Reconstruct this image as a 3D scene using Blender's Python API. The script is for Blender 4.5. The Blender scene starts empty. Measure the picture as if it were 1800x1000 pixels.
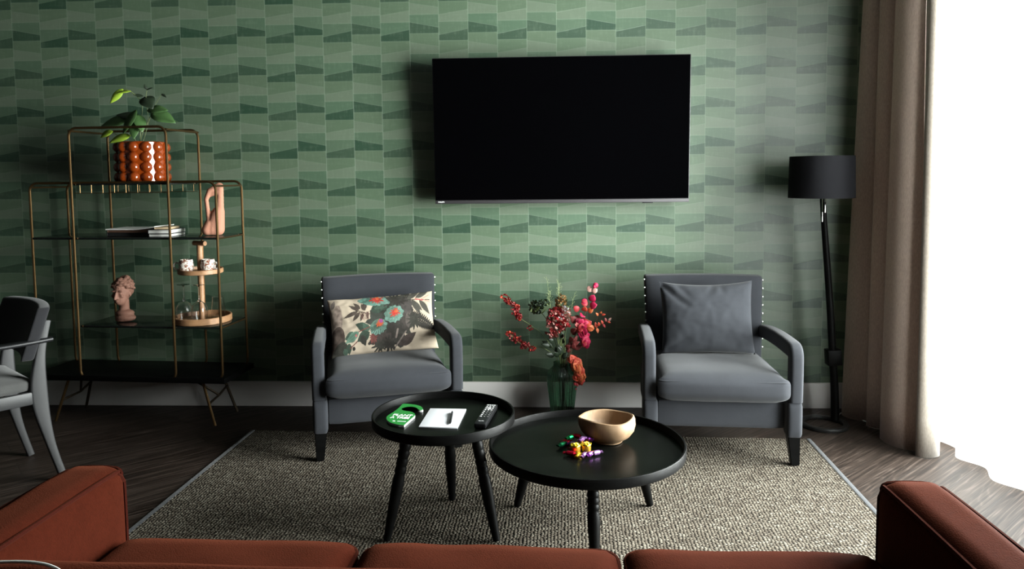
import bpy, bmesh, math, random
from mathutils import Vector, Matrix, noise
random.seed(7)
PI = math.pi
R = math.radians
C = bpy.context.scene.collection
V = Vector

# ------------------------------------------------------------------ helpers
def link(o, parent=None):
    C.objects.link(o)
    if parent is not None:
        o.parent = parent
    return o

def obj(name, bm, mat=None, parent=None, smooth=True, sharp=35, loc=None, rot=None, mods=()):
    """One mesh object out of a bmesh."""
    bmesh.ops.recalc_face_normals(bm, faces=bm.faces)
    if smooth:
        for f in bm.faces:
            f.smooth = True
        a = R(sharp)
        for e in bm.edges:
            if len(e.link_faces) == 2 and e.calc_face_angle(0) > a:
                e.smooth = False
    me = bpy.data.meshes.new(name)
    bm.to_mesh(me)
    bm.free()
    if mat is not None:
        for m in (mat if isinstance(mat, (list, tuple)) else [mat]):
            me.materials.append(m)
    o = bpy.data.objects.new(name, me)
    if loc is not None:
        o.location = loc
    if rot is not None:
        o.rotation_euler = rot
    return link(o, parent)

def tag(o, label, cat, group=None, kind=None):
    o['label'] = label
    o['category'] = cat
    if group:
        o['group'] = group
    if kind:
        o['kind'] = kind
    return o

def thing(name, label, cat, loc=(0, 0, 0), rz=0, group=None):
    o = bpy.data.objects.new(name, None)
    o.empty_display_size = .05
    o.location = loc
    o.rotation_euler = (0, 0, rz)
    link(o)
    return tag(o, label, cat, group)

def struct(o):
    o['kind'] = 'structure'
    return o

def dup(o, parent):
    c = o.copy()
    C.objects.link(c)
    c.parent = parent
    return c

def bm_box(x0, x1, y0, y1, z0, z1, bev=0.0, seg=2, bm=None):
    b = bmesh.new()
    r = bmesh.ops.create_cube(b, size=1)
    for v in r['verts']:
        v.co = V((x0 + (v.co.x + .5) * (x1 - x0), y0 + (v.co.y + .5) * (y1 - y0), z0 + (v.co.z + .5) * (z1 - z0)))
    if bev > 0:
        bmesh.ops.bevel(b, geom=list(b.edges), offset=bev, segments=seg, affect='EDGES', profile=.5)
    return merge(bm, b)

def merge(bm, b):
    if bm is None:
        return b
    me = bpy.data.meshes.new('tmp')
    b.to_mesh(me)
    b.free()
    bm.from_mesh(me)
    bpy.data.meshes.remove(me)
    return bm

def catmull(pts, n=8, closed=False):
    pts = [V(p) for p in pts]
    out = []
    m = len(pts)
    for i in range(m if closed else m - 1):
        g = (lambda k: pts[k % m]) if closed else (lambda k: pts[max(0, min(m - 1, k))])
        p0, p1, p2, p3 = g(i - 1), g(i), g(i + 1), g(i + 2)
        for j in range(n):
            t = j / n
            out.append(.5 * ((2 * p1) + (p2 - p0) * t + (2 * p0 - 5 * p1 + 4 * p2 - p3) * t * t + (3 * p1 - p0 - 3 * p2 + p3) * t ** 3))
    if not closed:
        out.append(pts[-1].copy())
    return out

def bm_sweep(pts, section, closed=False, up=None, bm=None, scale=None):
    """Sweep a closed 2-D section (list of (a, b)) along pts; parallel transport frames."""
    pts = [V(p) for p in pts]
    n = len(pts)
    b = bmesh.new()
    tang = []
    for i in range(n):
        if closed:
            t = pts[(i + 1) % n] - pts[i - 1]
        else:
            t = pts[min(i + 1, n - 1)] - pts[max(i - 1, 0)]
        tang.append(t.normalized())
    u = V(up) if up is not None else (V((0, 0, 1)) if abs(tang[0].z) < .9 else V((0, 1, 0)))
    rings = []
    for i in range(n):
        t = tang[i]
        u = (u - t * u.dot(t))
        if u.length < 1e-6:
            u = t.orthogonal()
        u.normalize()
        w = t.cross(u)
        s = scale[i] if scale is not None else 1.0
        if not isinstance(s, (tuple, list)):
            s = (s, s)
        rings.append([b.verts.new(pts[i] + w * (p[0] * s[0]) + u * (p[1] * s[1])) for p in section])
    k = len(section)
    for i in range(n if closed else n - 1):
        r0, r1 = rings[i], rings[(i + 1) % n]
        for j in range(k):
            b.faces.new((r0[j], r0[(j + 1) % k], r1[(j + 1) % k], r1[j]))
    if not closed:
        b.faces.new(rings[0][::-1])
        b.faces.new(rings[-1])
    return merge(bm, b)

def circle(r, n=10):
    return [(r * math.cos(2 * PI * i / n), r * math.sin(2 * PI * i / n)) for i in range(n)]

def rrect(w, h, r, n=4):
    out = []
    for cx, cy, a0 in ((w / 2 - r, h / 2 - r, 0), (-w / 2 + r, h / 2 - r, 90), (-w / 2 + r, -h / 2 + r, 180), (w / 2 - r, -h / 2 + r, 270)):
        for i in range(n + 1):
            a = R(a0 + 90 * i / n)
            out.append((cx + r * math.cos(a), cy + r * math.sin(a)))
    return out

def bm_tube(pts, r, seg=10, closed=False, bm=None, smoothn=0):
    if smoothn:
        rs = None
        p = catmull(pts, smoothn, closed)
        if isinstance(r, (list, tuple)):
            m = len(p) - 1
            rs = []
            for i in range(len(p)):
                t = i / m * (len(r) - 1)
                k = min(int(t), len(r) - 2)
                rs.append(r[k] + (r[k + 1] - r[k]) * (t - k))
        pts = p
    else:
        rs = list(r) if isinstance(r, (list, tuple)) else None
    if rs is None:
        return bm_sweep(pts, circle(r, seg), closed, bm=bm)
    return bm_sweep(pts, circle(1, seg), closed, bm=bm, scale=rs)

def bm_lathe(prof, seg=48, bm=None, center=(0, 0, 0), fn=None, caps=True):
    """prof: list of (r, z). r=0 ends are poles."""
    b = bmesh.new()
    rings = []
    cx, cy, cz = center
    for (r, z) in prof:
        if r < 1e-6:
            rings.append([b.verts.new((cx, cy, cz + z))])
        else:
            ring = []
            for i in range(seg):
                a = 2 * PI * i / seg
                p = V((r * math.cos(a), r * math.sin(a), z))
                if fn:
                    p = fn(p, a)
                ring.append(b.verts.new(p + V((cx, cy, cz))))
            rings.append(ring)
    for i in range(len(rings) - 1):
        a, c = rings[i], rings[i + 1]
        for j in range(seg):
            k = (j + 1) % seg
            if len(a) == 1 and len(c) == 1:
                continue
            if len(a) == 1:
                b.faces.new((a[0], c[j], c[k]))
            elif len(c) == 1:
                b.faces.new((a[j], a[k], c[0]))
            else:
                b.faces.new((a[j], a[k], c[k], c[j]))
    if caps:
        if len(rings[0]) > 1:
            b.faces.new(rings[0])
        if len(rings[-1]) > 1:
            b.faces.new(rings[-1][::-1])
    return merge(bm, b)

def bm_softbox(sx, sy, sz, r, bulge=(0, 0, 0), n=14, wob=0.0, seed=0):
    """A cushion block, centred: half sizes, corner radius, and how far each pair of faces swells."""
    b = bmesh.new()
    bmesh.ops.create_cube(b, size=2)
    bmesh.ops.subdivide_edges(b, edges=list(b.edges), cuts=n, use_grid_fill=True)
    for v in b.verts:
        p = v.co.copy()
        # crowd vertices towards the edges
        q = V([math.copysign(1 - (1 - abs(c)) ** 1.0, c) for c in p])
        p = V((q.x * sx, q.y * sy, q.z * sz))
        inner = V((max(-(sx - r), min(sx - r, p.x)), max(-(sy - r), min(sy - r, p.y)), max(-(sz - r), min(sz - r, p.z))))
        d = p - inner
        if d.length > 1e-9:
            p = inner + d.normalized() * r
        u, w, t = p.x / sx, p.y / sy, p.z / sz
        p.x += math.copysign(bulge[0], u) * abs(u) ** 3 * max(0, 1 - w * w) * max(0, 1 - t * t)
        p.y += math.copysign(bulge[1], w) * abs(w) ** 3 * max(0, 1 - u * u) * max(0, 1 - t * t)
        p.z += math.copysign(bulge[2], t) * abs(t) ** 3 * max(0, 1 - u ** 4) * max(0, 1 - w ** 4)
        if wob:
            p += V((0, 0, 1)) * wob * noise.noise(V((p.x * 7, p.y * 7, seed)))
        v.co = p
    return b

def box_edge_loop(sx, sy, z, r, n=6):
    return [V((p[0], p[1], z)) for p in rrect(2 * sx, 2 * sy, r, n)]

def bm_leaf(b, base, d, up, L, W, curl=.2, fold=.15, nl=6, prof=None, round_=False, mi=0):
    """A leaf blade: base, direction, up normal, length and width; two half blades folded along the midrib."""
    d = V(d).normalized()
    up = V(up)
    up = (up - d * up.dot(d))
    if up.length < 1e-5:
        up = d.orthogonal()
    up.normalize()
    s = d.cross(up)
    rows = []
    for i in range(nl + 1):
        t = i / nl
        w = (math.sqrt(max(0, 1 - (2 * t - 1) ** 2)) if round_ else (math.sin(PI * t ** .8) ** .9 if 0 < t < 1 else 0)) * W / 2
        w = max(w, W * .02)
        c = V(base) + d * (L * t) + up * (-curl * L * t * t)
        rows.append((b.verts.new(c + s * w + up * fold * w), b.verts.new(c), b.verts.new(c - s * w + up * fold * w)))
    for i in range(nl):
        a, c = rows[i], rows[i + 1]
        for j in (0, 1):
            f = b.faces.new((a[j], a[j + 1], c[j + 1], c[j]))
            f.material_index = mi
    return b

def bm_ball(b, c, r, seg=8, sq=(1, 1, 1), mi=0):
    x = bmesh.new()
    bmesh.ops.create_uvsphere(x, u_segments=seg, v_segments=max(4, seg * 2 // 3), radius=1)
    for v in x.verts:
        v.co = V((v.co.x * r * sq[0], v.co.y * r * sq[1], v.co.z * r * sq[2])) + V(c)
    for f in x.faces:
        f.material_index = mi
    return merge(b, x)

def prism(outline, z0, z1, bm=None):
    b = bmesh.new()
    lo = [b.verts.new((p[0], p[1], z0)) for p in outline]
    hi = [b.verts.new((p[0], p[1], z1)) for p in outline]
    n = len(outline)
    for i in range(n):
        f = b.faces.new((lo[i], lo[(i + 1) % n], hi[(i + 1) % n], hi[i]))
    b.faces.new(lo[::-1])
    top = b.faces.new(hi)
    top.material_index = 1
    bmesh.ops.triangulate(b, faces=[f for f in b.faces if len(f.verts) > 4])
    return merge(bm, b)

def remeshed(name, bm, mat, parent, voxel, smooth_it=6, loc=None, rot=None):
    """Union of overlapping lumps as one continuous skin."""
    me = bpy.data.meshes.new(name)
    bm.to_mesh(me)
    bm.free()
    t = bpy.data.objects.new(name + '_raw', me)
    C.objects.link(t)
    m = t.modifiers.new('r', 'REMESH')
    m.mode = 'VOXEL'
    m.voxel_size = voxel
    s = t.modifiers.new('s', 'SMOOTH')
    s.iterations = smooth_it
    s.factor = .5
    dg = bpy.context.evaluated_depsgraph_get()
    out = bpy.data.meshes.new_from_object(t.evaluated_get(dg))
    out.name = name
    bpy.data.objects.remove(t)
    bpy.data.meshes.remove(me)
    out.materials.clear()
    out.materials.append(mat)
    for p in out.polygons:
        p.use_smooth = True
    o = bpy.data.objects.new(name, out)
    if loc is not None:
        o.location = loc
    if rot is not None:
        o.rotation_euler = rot
    return link(o, parent)

def text(name, body, size, mat, parent, M, extrude=.0004, space=1.0):
    cu = bpy.data.curves.new(name, 'FONT')
    cu.body = body
    cu.size = size
    cu.extrude = extrude
    cu.align_x = 'CENTER'
    cu.align_y = 'CENTER'
    cu.space_character = space
    cu.offset = size * .022
    t = bpy.data.objects.new(name + '_raw', cu)
    C.objects.link(t)
    dg = bpy.context.evaluated_depsgraph_get()
    me = bpy.data.meshes.new_from_object(t.evaluated_get(dg))
    bpy.data.objects.remove(t)
    bpy.data.curves.remove(cu)
    me.transform(M)
    me.materials.clear()
    me.materials.append(mat)
    o = bpy.data.objects.new(name, me)
    return link(o, parent)

# ------------------------------------------------------------------ materials
class NT:
    def __init__(s, name):
        s.m = bpy.data.materials.new(name)
        s.m.use_nodes = True
        s.t = s.m.node_tree
        s.b = s.t.nodes['Principled BSDF']
        s.out = s.t.nodes['Material Output']
    def n(s, typ, **kw):
        x = s.t.nodes.new(typ)
        for k, v in kw.items():
            setattr(x, k, v)
        return x
    def l(s, a, b):
        s.t.links.new(a, b)
    def m_(s, op, a, b=None, c=None):
        x = s.n('ShaderNodeMath', operation=op)
        for i, v in enumerate((a, b, c)):
            if v is None:
                continue
            if isinstance(v, (int, float)):
                x.inputs[i].default_value = v
            else:
                s.l(v, x.inputs[i])
        return x.outputs[0]
    def mix(s, f, a, b, blend='MIX'):
        x = s.n('ShaderNodeMix', data_type='RGBA', blend_type=blend)
        for sock, v in ((x.inputs[0], f), (x.inputs[6], a), (x.inputs[7], b)):
            if isinstance(v, (int, float)):
                sock.default_value = v
            elif isinstance(v, tuple):
                sock.default_value = (*v, 1) if len(v) == 3 else v
            else:
                s.l(v, sock)
        return x.outputs[2]
    def coord(s, which='Object', scale=(1, 1, 1), rot=(0, 0, 0)):
        tc = s.n('ShaderNodeTexCoord')
        mp = s.n('ShaderNodeMapping')
        mp.inputs['Scale'].default_value = scale
        mp.inputs['Rotation'].default_value = rot
        s.l(tc.outputs[which], mp.inputs[0])
        return mp.outputs[0]
    def noise(s, vec, scale, detail=4, rough=.5, dist=0):
        x = s.n('ShaderNodeTexNoise')
        x.inputs['Scale'].default_value = scale
        x.inputs['Detail'].default_value = detail
        x.inputs['Roughness'].default_value = rough
        x.inputs['Distortion'].default_value = dist
        if vec is not None:
            s.l(vec, x.inputs['Vector'])
        return x
    def ramp(s, fac, stops):
        x = s.n('ShaderNodeValToRGB')
        e = x.color_ramp.elements
        while len(e) < len(stops):
            e.new(.5)
        for el, (p, c) in zip(e, stops):
            el.position = p
            el.color = (*c, 1)
        s.l(fac, x.inputs[0])
        return x.outputs[0]
    def bump(s, h, strength, dist):
        x = s.n('ShaderNodeBump')
        x.inputs['Strength'].default_value = strength
        x.inputs['Distance'].default_value = dist
        s.l(h, x.inputs['Height'])
        s.l(x.outputs[0], s.b.inputs['Normal'])
        return x
    def base(s, c):
        if isinstance(c, tuple):
            s.b.inputs['Base Color'].default_value = (*c, 1)
        else:
            s.l(c, s.b.inputs['Base Color'])

def plain(name, col, rough=.5, metal=0.0, spec=.5, var=.06, bump=0.0, bscale=200, coat=0.0, sheen=0.0, scale=(1, 1, 1)):
    k = NT(name)
    k.b.inputs['Roughness'].default_value = rough
    k.b.inputs['Metallic'].default_value = metal
    k.b.inputs['Specular IOR Level'].default_value = spec
    k.b.inputs['Coat Weight'].default_value = coat
    k.b.inputs['Coat Roughness'].default_value = .1
    if sheen:
        k.b.inputs['Sheen Weight'].default_value = sheen
        k.b.inputs['Sheen Roughness'].default_value = .5
    v = k.coord(scale=scale)
    nz = k.noise(v, 6, 4)
    k.base(k.mix(nz.outputs[0], tuple(c * (1 - var) for c in col), tuple(min(1, c * (1 + var)) for c in col)))
    if bump:
        nb = k.noise(v, bscale, 3)
        k.bump(nb.outputs[0], bump, .002)
    return k.m

def fabric(name, col, weave=900, bump=.35, var=.12, rough=.9, sheen=.15, mottling=18, spec=.12, tint=(1, 1, 1)):
    k = NT(name)
    v = k.coord()
    n1 = k.noise(v, mottling, 5, .6)
    n2 = k.noise(v, weave * .35, 2)
    f = k.m_('ADD', k.m_('MULTIPLY', n1.outputs[0], .5), k.m_('MULTIPLY', n2.outputs[0], .5))
    k.base(k.ramp(f, [(.3, tuple(c * (1 - var) for c in col)), (.7, tuple(c * (1 + var) for c in col))]))
    k.b.inputs['Roughness'].default_value = rough
    k.b.inputs['Specular IOR Level'].default_value = spec
    k.b.inputs['Sheen Weight'].default_value = sheen
    k.b.inputs['Sheen Tint'].default_value = (*tint, 1)
    w1 = k.n('ShaderNodeTexNoise')
    w1.inputs['Scale'].default_value = weave
    w1.inputs['Detail'].default_value = 2
    k.l(v, w1.inputs['Vector'])
    k.bump(w1.outputs[0], bump, .0015)
    return k.m

def m_wallpaper():
    k = NT('green_wallpaper')
    tc = k.n('ShaderNodeTexCoord')
    sp = k.n('ShaderNodeSeparateXYZ')
    k.l(tc.outputs['Object'], sp.inputs[0])
    W, P, X0, Z0 = .16816, .2218, -3.133, 2.1773
    m = k.m_
    X = m('DIVIDE', m('SUBTRACT', sp.outputs[0], X0), W)
    col = m('FLOOR', X)
    u = m('SUBTRACT', X, col)
    par = m('FLOORED_MODULO', col, 2)
    vv = m('ADD', m('DIVIDE', m('SUBTRACT', sp.outputs[2], Z0), P), m('MULTIPLY', par, .19))
    row = m('FLOOR', vv)
    v = m('SUBTRACT', vv, row)
    uu = m('ADD', m('MULTIPLY', par, m('SUBTRACT', 1.0, u)), m('MULTIPLY', m('SUBTRACT', 1.0, par), u))
    T1 = .485
    d1 = m('SUBTRACT', .295, m('MULTIPLY', uu, .145))
    d2 = m('SUBTRACT', T1 + .295, m('MULTIPLY', uu, .115))
    t1 = m('LESS_THAN', v, T1)
    dark = m('LESS_THAN', v, d1)
    light = m('MULTIPLY', m('LESS_THAN', v, d2), m('SUBTRACT', 1.0, t1))
    # per tile variation
    cmb = k.n('ShaderNodeCombineXYZ')
    k.l(col, cmb.inputs[0])
    k.l(row, cmb.inputs[1])
    k.l(m('ADD', t1, m('MULTIPLY', dark, 2.0)), cmb.inputs[2])
    wn = k.n('ShaderNodeTexWhiteNoise')
    k.l(cmb.outputs[0], wn.inputs[0])
    A, B, D, L = (.070, .111, .066), (.058, .103, .062), (.0145, .045, .0235), (.101, .138, .093)
    c = k.mix(t1, A, B)
    c = k.mix(dark, c, D)
    c = k.mix(light, c, L)
    c = k.mix(m('MULTIPLY', wn.outputs[0], .22), c, (.09, .114, .074))
    # paper streaks
    vec = k.coord(scale=(9, 9, 60))
    st = k.noise(vec, 1.0, 6, .65)
    vec2 = k.coord(scale=(70, 70, 14))
    st2 = k.noise(vec2, 1.0, 4, .6)
    stv = m('ADD', m('MULTIPLY', st.outputs[0], .5), m('MULTIPLY', st2.outputs[0], .5))
    c = k.mix(m('MULTIPLY', m('SUBTRACT', stv, .5), 1.3), c, (.18, .23, .165))
    # seams
    eu = m('MINIMUM', u, m('SUBTRACT', 1.0, u))
    e0 = m('LESS_THAN', eu, .016)
    eh = m('MINIMUM', m('ABSOLUTE', m('SUBTRACT', v, T1)), m('MINIMUM', v, m('SUBTRACT', 1.0, v)))
    e1 = m('LESS_THAN', eh, .013)
    ed = m('MINIMUM', m('ABSOLUTE', m('SUBTRACT', v, d1)), m('ABSOLUTE', m('SUBTRACT', v, d2)))
    e2 = m('LESS_THAN', ed, .010)
    seam = m('MINIMUM', 1.0, m('ADD', m('MULTIPLY', e0, .55), m('ADD', m('MULTIPLY', e1, .35), m('MULTIPLY', e2, .3))))
    c = k.mix(m('MULTIPLY', seam, .42), c, (.21, .285, .20))
    k.base(c)
    k.b.inputs['Roughness'].default_value = .46
    k.b.inputs['Specular IOR Level'].default_value = .85
    # embossed: seams are fine ridges, tile faces tilt a little
    h = m('ADD', m('MULTIPLY', seam, .7), m('ADD', m('MULTIPLY', stv, .35), m('MULTIPLY', dark, -.25)))
    k.bump(h, .55, .0012)
    return k.m

def m_wood_floor():
    k = NT('floor_planks')
    v = k.coord(rot=(0, 0, R(-43)))
    br = k.n('ShaderNodeTexBrick')
    br.offset = .37
    br.inputs['Scale'].default_value = 1.0
    br.inputs['Brick Width'].default_value = 1.25
    br.inputs['Row Height'].default_value = .18
    br.inputs['Mortar Size'].default_value = .0018
    br.inputs['Mortar Smooth'].default_value = .3
    br.inputs['Color1'].default_value = (0, 0, 0, 1)
    br.inputs['Color2'].default_value = (1, 1, 1, 1)
    br.inputs['Mortar'].default_value = (.5, .5, .5, 1)
    k.l(v, br.inputs[0])
    # grain
    off = k.n('ShaderNodeVectorMath', operation='MULTIPLY_ADD')
    k.l(br.outputs[0], off.inputs[0])
    off.inputs[1].default_value = (7, 3, 5)
    k.l(v, off.inputs[2])
    g = k.n('ShaderNodeMapping')
    g.inputs['Scale'].default_value = (.9, 10, 1)
    k.l(off.outputs[0], g.inputs[0])
    wn = k.noise(g.outputs[0], .9, 2, .4, .2)
    rg = k.m_('PINGPONG', k.m_('MULTIPLY', wn.outputs[0], 15.0), .5)
    g2 = k.n('ShaderNodeMapping')
    g2.inputs['Scale'].default_value = (2.2, 95, 1)
    k.l(off.outputs[0], g2.inputs[0])
    fn = k.noise(g2.outputs[0], 1, 5, .6)
    line = k.m_('POWER', k.m_('MULTIPLY', rg, 2.0), 3.0)
    grain = k.m_('ADD', k.m_('MULTIPLY', line, .20), k.m_('MULTIPLY', k.m_('SUBTRACT', k.m_('MULTIPLY', fn.outputs[0], 1.9), .45), .8))
    c = k.ramp(grain, [(.25, (.008, .0052, .0040)), (.5, (.030, .0205, .0160)), (.85, (.088, .067, .056))])
    c = k.mix(k.m_('MULTIPLY', br.outputs[0], .3), c, (.040, .031, .025))
    c = k.mix(br.outputs['Fac'], c, (.02, .016, .014))
    k.base(c)
    k.b.inputs['Roughness'].default_value = .5
    k.b.inputs['Specular IOR Level'].default_value = .16
    k.bump(k.m_('SUBTRACT', grain, k.m_('MULTIPLY', br.outputs['Fac'], 2)), .25, .001)
    return k.m

def m_rug():
    k = NT('wool_loops')
    v = k.coord(scale=(78, 105, 78))
    vo = k.n('ShaderNodeTexVoronoi')
    vo.inputs['Scale'].default_value = 1
    vo.inputs['Randomness'].default_value = .62
    k.l(v, vo.inputs['Vector'])
    sep = k.n('ShaderNodeSeparateColor')
    k.l(vo.outputs['Color'], sep.inputs[0])
    c = k.ramp(sep.outputs[0], [(0, (.031, .023, .017)), (.25, (.064, .050, .037)), (.5, (.099, .082, .063)), (.75, (.140, .121, .096)), (1, (.225, .203, .163))])
    big = k.noise(k.coord(), 5, 3)
    c = k.mix(k.m_('MULTIPLY', big.outputs[0], .4), c, (.11, .10, .077))
    d = vo.outputs['Distance']
    c = k.mix(k.m_('MULTIPLY', k.m_('SMOOTH_MAX', k.m_('SUBTRACT', d, .32), 0.0, .05), 1.7), c, (.06, .05, .04))
    k.base(c)
    k.b.inputs['Roughness'].default_value = .95
    k.b.inputs['Specular IOR Level'].default_value = .1
    k.bump(k.m_('SUBTRACT', 1.0, k.m_('MULTIPLY', d, d)), 1.0, .012)
    return k.m

def m_sheer():
    k = NT('sheer_voile')
    k.t.nodes.remove(k.b)
    tr = k.n('ShaderNodeBsdfTransparent')
    tl = k.n('ShaderNodeBsdfTranslucent')
    df = k.n('ShaderNodeBsdfDiffuse')
    n = k.noise(k.coord(scale=(1, 300, 300)), 1, 2)
    tl.inputs[0].default_value = (.93, .94, .95, 1)
    df.inputs[0].default_value = (.88, .88, .88, 1)
    tr.inputs[0].default_value = (.97, .98, 1, 1)
    a = k.n('ShaderNodeMixShader')
    a.inputs[0].default_value = .35
    k.l(tl.outputs[0], a.inputs[1])
    k.l(df.outputs[0], a.inputs[2])
    b = k.n('ShaderNodeMixShader')
    k.l(k.m_('ADD', .27, k.m_('MULTIPLY', n.outputs[0], .1)), b.inputs[0])
    k.l(tr.outputs[0], b.inputs[1])
    k.l(a.outputs[0], b.inputs[2])
    k.l(b.outputs[0], k.out.inputs[0])
    return k.m

def m_drape(name, col, transl=.12):
    k = NT(name)
    v = k.coord()
    n1 = k.noise(k.coord(scale=(220, 220, 60)), 1, 3)
    c = k.ramp(n1.outputs[0], [(.3, tuple(x * .86 for x in col)), (.7, tuple(x * 1.12 for x in col))])
    k.base(c)
    k.b.inputs['Roughness'].default_value = .85
    k.b.inputs['Specular IOR Level'].default_value = .25
    k.b.inputs['Sheen Weight'].default_value = .2
    k.bump(n1.outputs[0], .2, .001)
    tl = k.n('ShaderNodeBsdfTranslucent')
    k.l(c, tl.inputs[0])
    mx = k.n('ShaderNodeMixShader')
    mx.inputs[0].default_value = transl
    k.l(k.b.outputs[0], mx.inputs[1])
    k.l(tl.outputs[0], mx.inputs[2])
    k.l(mx.outputs[0], k.out.inputs[0])
    return k.m

def m_glass(name, col, rough=.0, ior=1.45):
    k = NT(name)
    n = k.noise(k.coord(), 3, 2)
    k.base(k.mix(k.m_('MULTIPLY', n.outputs[0], .1), col, tuple(c * .9 for c in col)))
    k.b.inputs['Transmission Weight'].default_value = 1
    k.b.inputs['Roughness'].default_value = rough
    k.b.inputs['IOR'].default_value = ior
    return k.m

def m_wood(name, c1, c2, rough=.5, scale=(4, 40, 40), bump=.15, coat=0, spec=.5):
    k = NT(name)
    v = k.coord(scale=scale)
    n = k.noise(v, 1, 6, .6, .6)
    k.base(k.ramp(n.outputs[0], [(.3, c1), (.7, c2)]))
    k.b.inputs['Roughness'].default_value = rough
    k.b.inputs['Coat Weight'].default_value = coat
    k.b.inputs['Specular IOR Level'].default_value = spec
    k.bump(n.outputs[0], bump, .001)
    return k.m

def m_speckle():
    k = NT('speckled_glaze')
    v = k.coord()
    n = k.noise(v, 60, 3, .6, 1.5)
    n2 = k.noise(v, 22, 2, .5, 2)
    f = k.m_('ADD', k.m_('MULTIPLY', n.outputs[0], .7), k.m_('MULTIPLY', n2.outputs[0], .3))
    k.base(k.ramp(f, [(.47, (.78, .72, .64)), (.53, (.20, .07, .04))]))
    k.b.inputs['Roughness'].default_value = .25
    return k.m

def m_vcol(name):
    k = NT(name)
    a = k.n('ShaderNodeVertexColor', layer_name='print')
    n = k.noise(k.coord(), 500, 2)
    k.base(k.mix(k.m_('MULTIPLY', n.outputs[0], .12), a.outputs[0], (.3, .28, .25)))
    k.b.inputs['Roughness'].default_value = .9
    k.b.inputs['Specular IOR Level'].default_value = .15
    k.bump(n.outputs[0], .2, .001)
    return k.m

M = {}
M['wallpaper'] = m_wallpaper()
M['floor'] = m_wood_floor()
M['rug'] = m_rug()
M['binding'] = fabric('rug_binding', (.028, .030, .034))
M['sheer'] = m_sheer()
M['drape'] = m_drape('brown_drape', (.43, .335, .28), .06)
M['lining'] = m_drape('cream_lining', (.33, .285, .24), .12)
M['paint'] = plain('white_paint', (.62, .60, .58), .4, var=.03)
M['ceiling'] = plain('ceiling_paint', (.06, .06, .058), .8, var=.03)
M['darkwall'] = plain('dark_paint', (.018, .02, .018), .8, var=.05)
M['greywall'] = plain('grey_paint', (.10, .10, .095), .8, var=.05)
M['chair'] = fabric('slate_fabric', (.0255, .0272, .0318), 900, .25, .10, .9, .1)
M['cushion'] = fabric('slate_cushion_fabric', (.0275, .0295, .0345), 900, .25, .10, .9, .1)
M['boucle'] = fabric('terracotta_boucle', (.0245, .0044, .0020), 330, .8, .22, .95, .12, 30, .02, (.55, .16, .085))
M['boucle_pipe'] = fabric('terracotta_piping', (.020, .0035, .002), 330, .8, .2, .95, .1, 18, .03, (.55, .16, .085))
M['black_wood'] = m_wood('black_stained_wood', (.0014, .0014, .0014), (.0034, .0034, .0032), .42, (3, 30, 30), .25, 0, .07)
M['table_top'] = m_wood('black_table_lacquer', (.0016, .0018, .0016), (.0032, .0036, .003), .27, (2, 24, 2), .12, 0, .055)
M['black_metal'] = plain('black_metal', (.012, .012, .012), .45, .3)
M['black_plastic'] = plain('black_plastic', (.009, .009, .010), .38, spec=.25)
M['screen'] = plain('tv_screen', (.0006, .0006, .0008), .14, spec=.14, var=0)
M['tv_frame'] = plain('tv_bezel', (.03, .03, .032), .35, .6)
M['tv_chin'] = plain('tv_chin', (.055, .052, .055), .5, .4)
M['chrome'] = plain('chrome', (.8, .8, .8), .12, 1)
M['nail'] = plain('nail_heads', (.60, .59, .57), .28, 1)
M['brass'] = plain('aged_brass', (.125, .075, .031), .34, .9, var=.2)
M['bronze'] = plain('dark_bronze', (.055, .04, .026), .42, .8, var=.2)
M['smoked'] = plain('smoked_shelf', (.006, .008, .007), .08, spec=.5, var=0)
M['terracotta'] = plain('terracotta_clay', (.40, .18, .115), .8, var=.1, bump=.3, bscale=120)
M['bust'] = plain('bust_clay', (.22, .105, .072), .75, var=.25, bump=.6, bscale=60)
M['orange_glaze'] = plain('orange_glaze', (.19, .030, .003), .12, var=.15, coat=.6)
M['soil'] = plain('soil', (.03, .02, .012), .95, bump=.8, bscale=80)
M['leaf'] = plain('leaf_green', (.055, .12, .035), .5, var=.3)
M['leaf_dark'] = plain('leaf_dark', (.012, .022, .01), .5, var=.3)
M['leaf_lime'] = plain('leaf_lime', (.24, .36, .03), .5, var=.2)
M['oak'] = m_wood('oak_wood', (.27, .135, .062), (.40, .22, .11), .5, (6, 40, 40))
M['bowl_out'] = m_wood('teak_root', (.145, .080, .038), (.285, .185, .105), .55, (14, 14, 5), .3)
M['glass'] = m_glass('clear_glass', (.98, .98, .98))
def m_pane():
    k = NT('window_pane')
    k.t.nodes.remove(k.b)
    tr = k.n('ShaderNodeBsdfTransparent')
    tr.inputs[0].default_value = (.93, .96, .95, 1)
    gl = k.n('ShaderNodeBsdfGlossy')
    gl.inputs['Roughness'].default_value = .02
    fr = k.n('ShaderNodeFresnel')
    fr.inputs[0].default_value = 1.3
    mx = k.n('ShaderNodeMixShader')
    k.l(fr.outputs[0], mx.inputs[0])
    k.l(tr.outputs[0], mx.inputs[1])
    k.l(gl.outputs[0], mx.inputs[2])
    k.l(mx.outputs[0], k.out.inputs[0])
    return k.m
M['window_glass'] = m_pane()
M['green_glass'] = m_glass('green_glass', (.36, .58, .44), .02)
M['speckle'] = m_speckle()
M['mug_white'] = plain('mug_white', (.75, .7, .63), .25)
M['white_card'] = plain('white_card', (.78, .78, .78), .6, var=.02)
M['paper'] = plain('notepad_paper', (.72, .73, .76), .7, var=.02)
M['green_card'] = plain('green_card', (.014, .19, .03), .4, var=.04)
M['pages'] = plain('book_pages', (.86, .85, .80), .8, var=.08, scale=(1, 1, 60))
M['book_brown'] = plain('book_brown', (.16, .085, .055), .6, var=.2)
M['book_tan'] = plain('book_tan', (.50, .38, .24), .7)
M['book_dark'] = plain('book_dark', (.02, .02, .02), .6)
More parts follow.
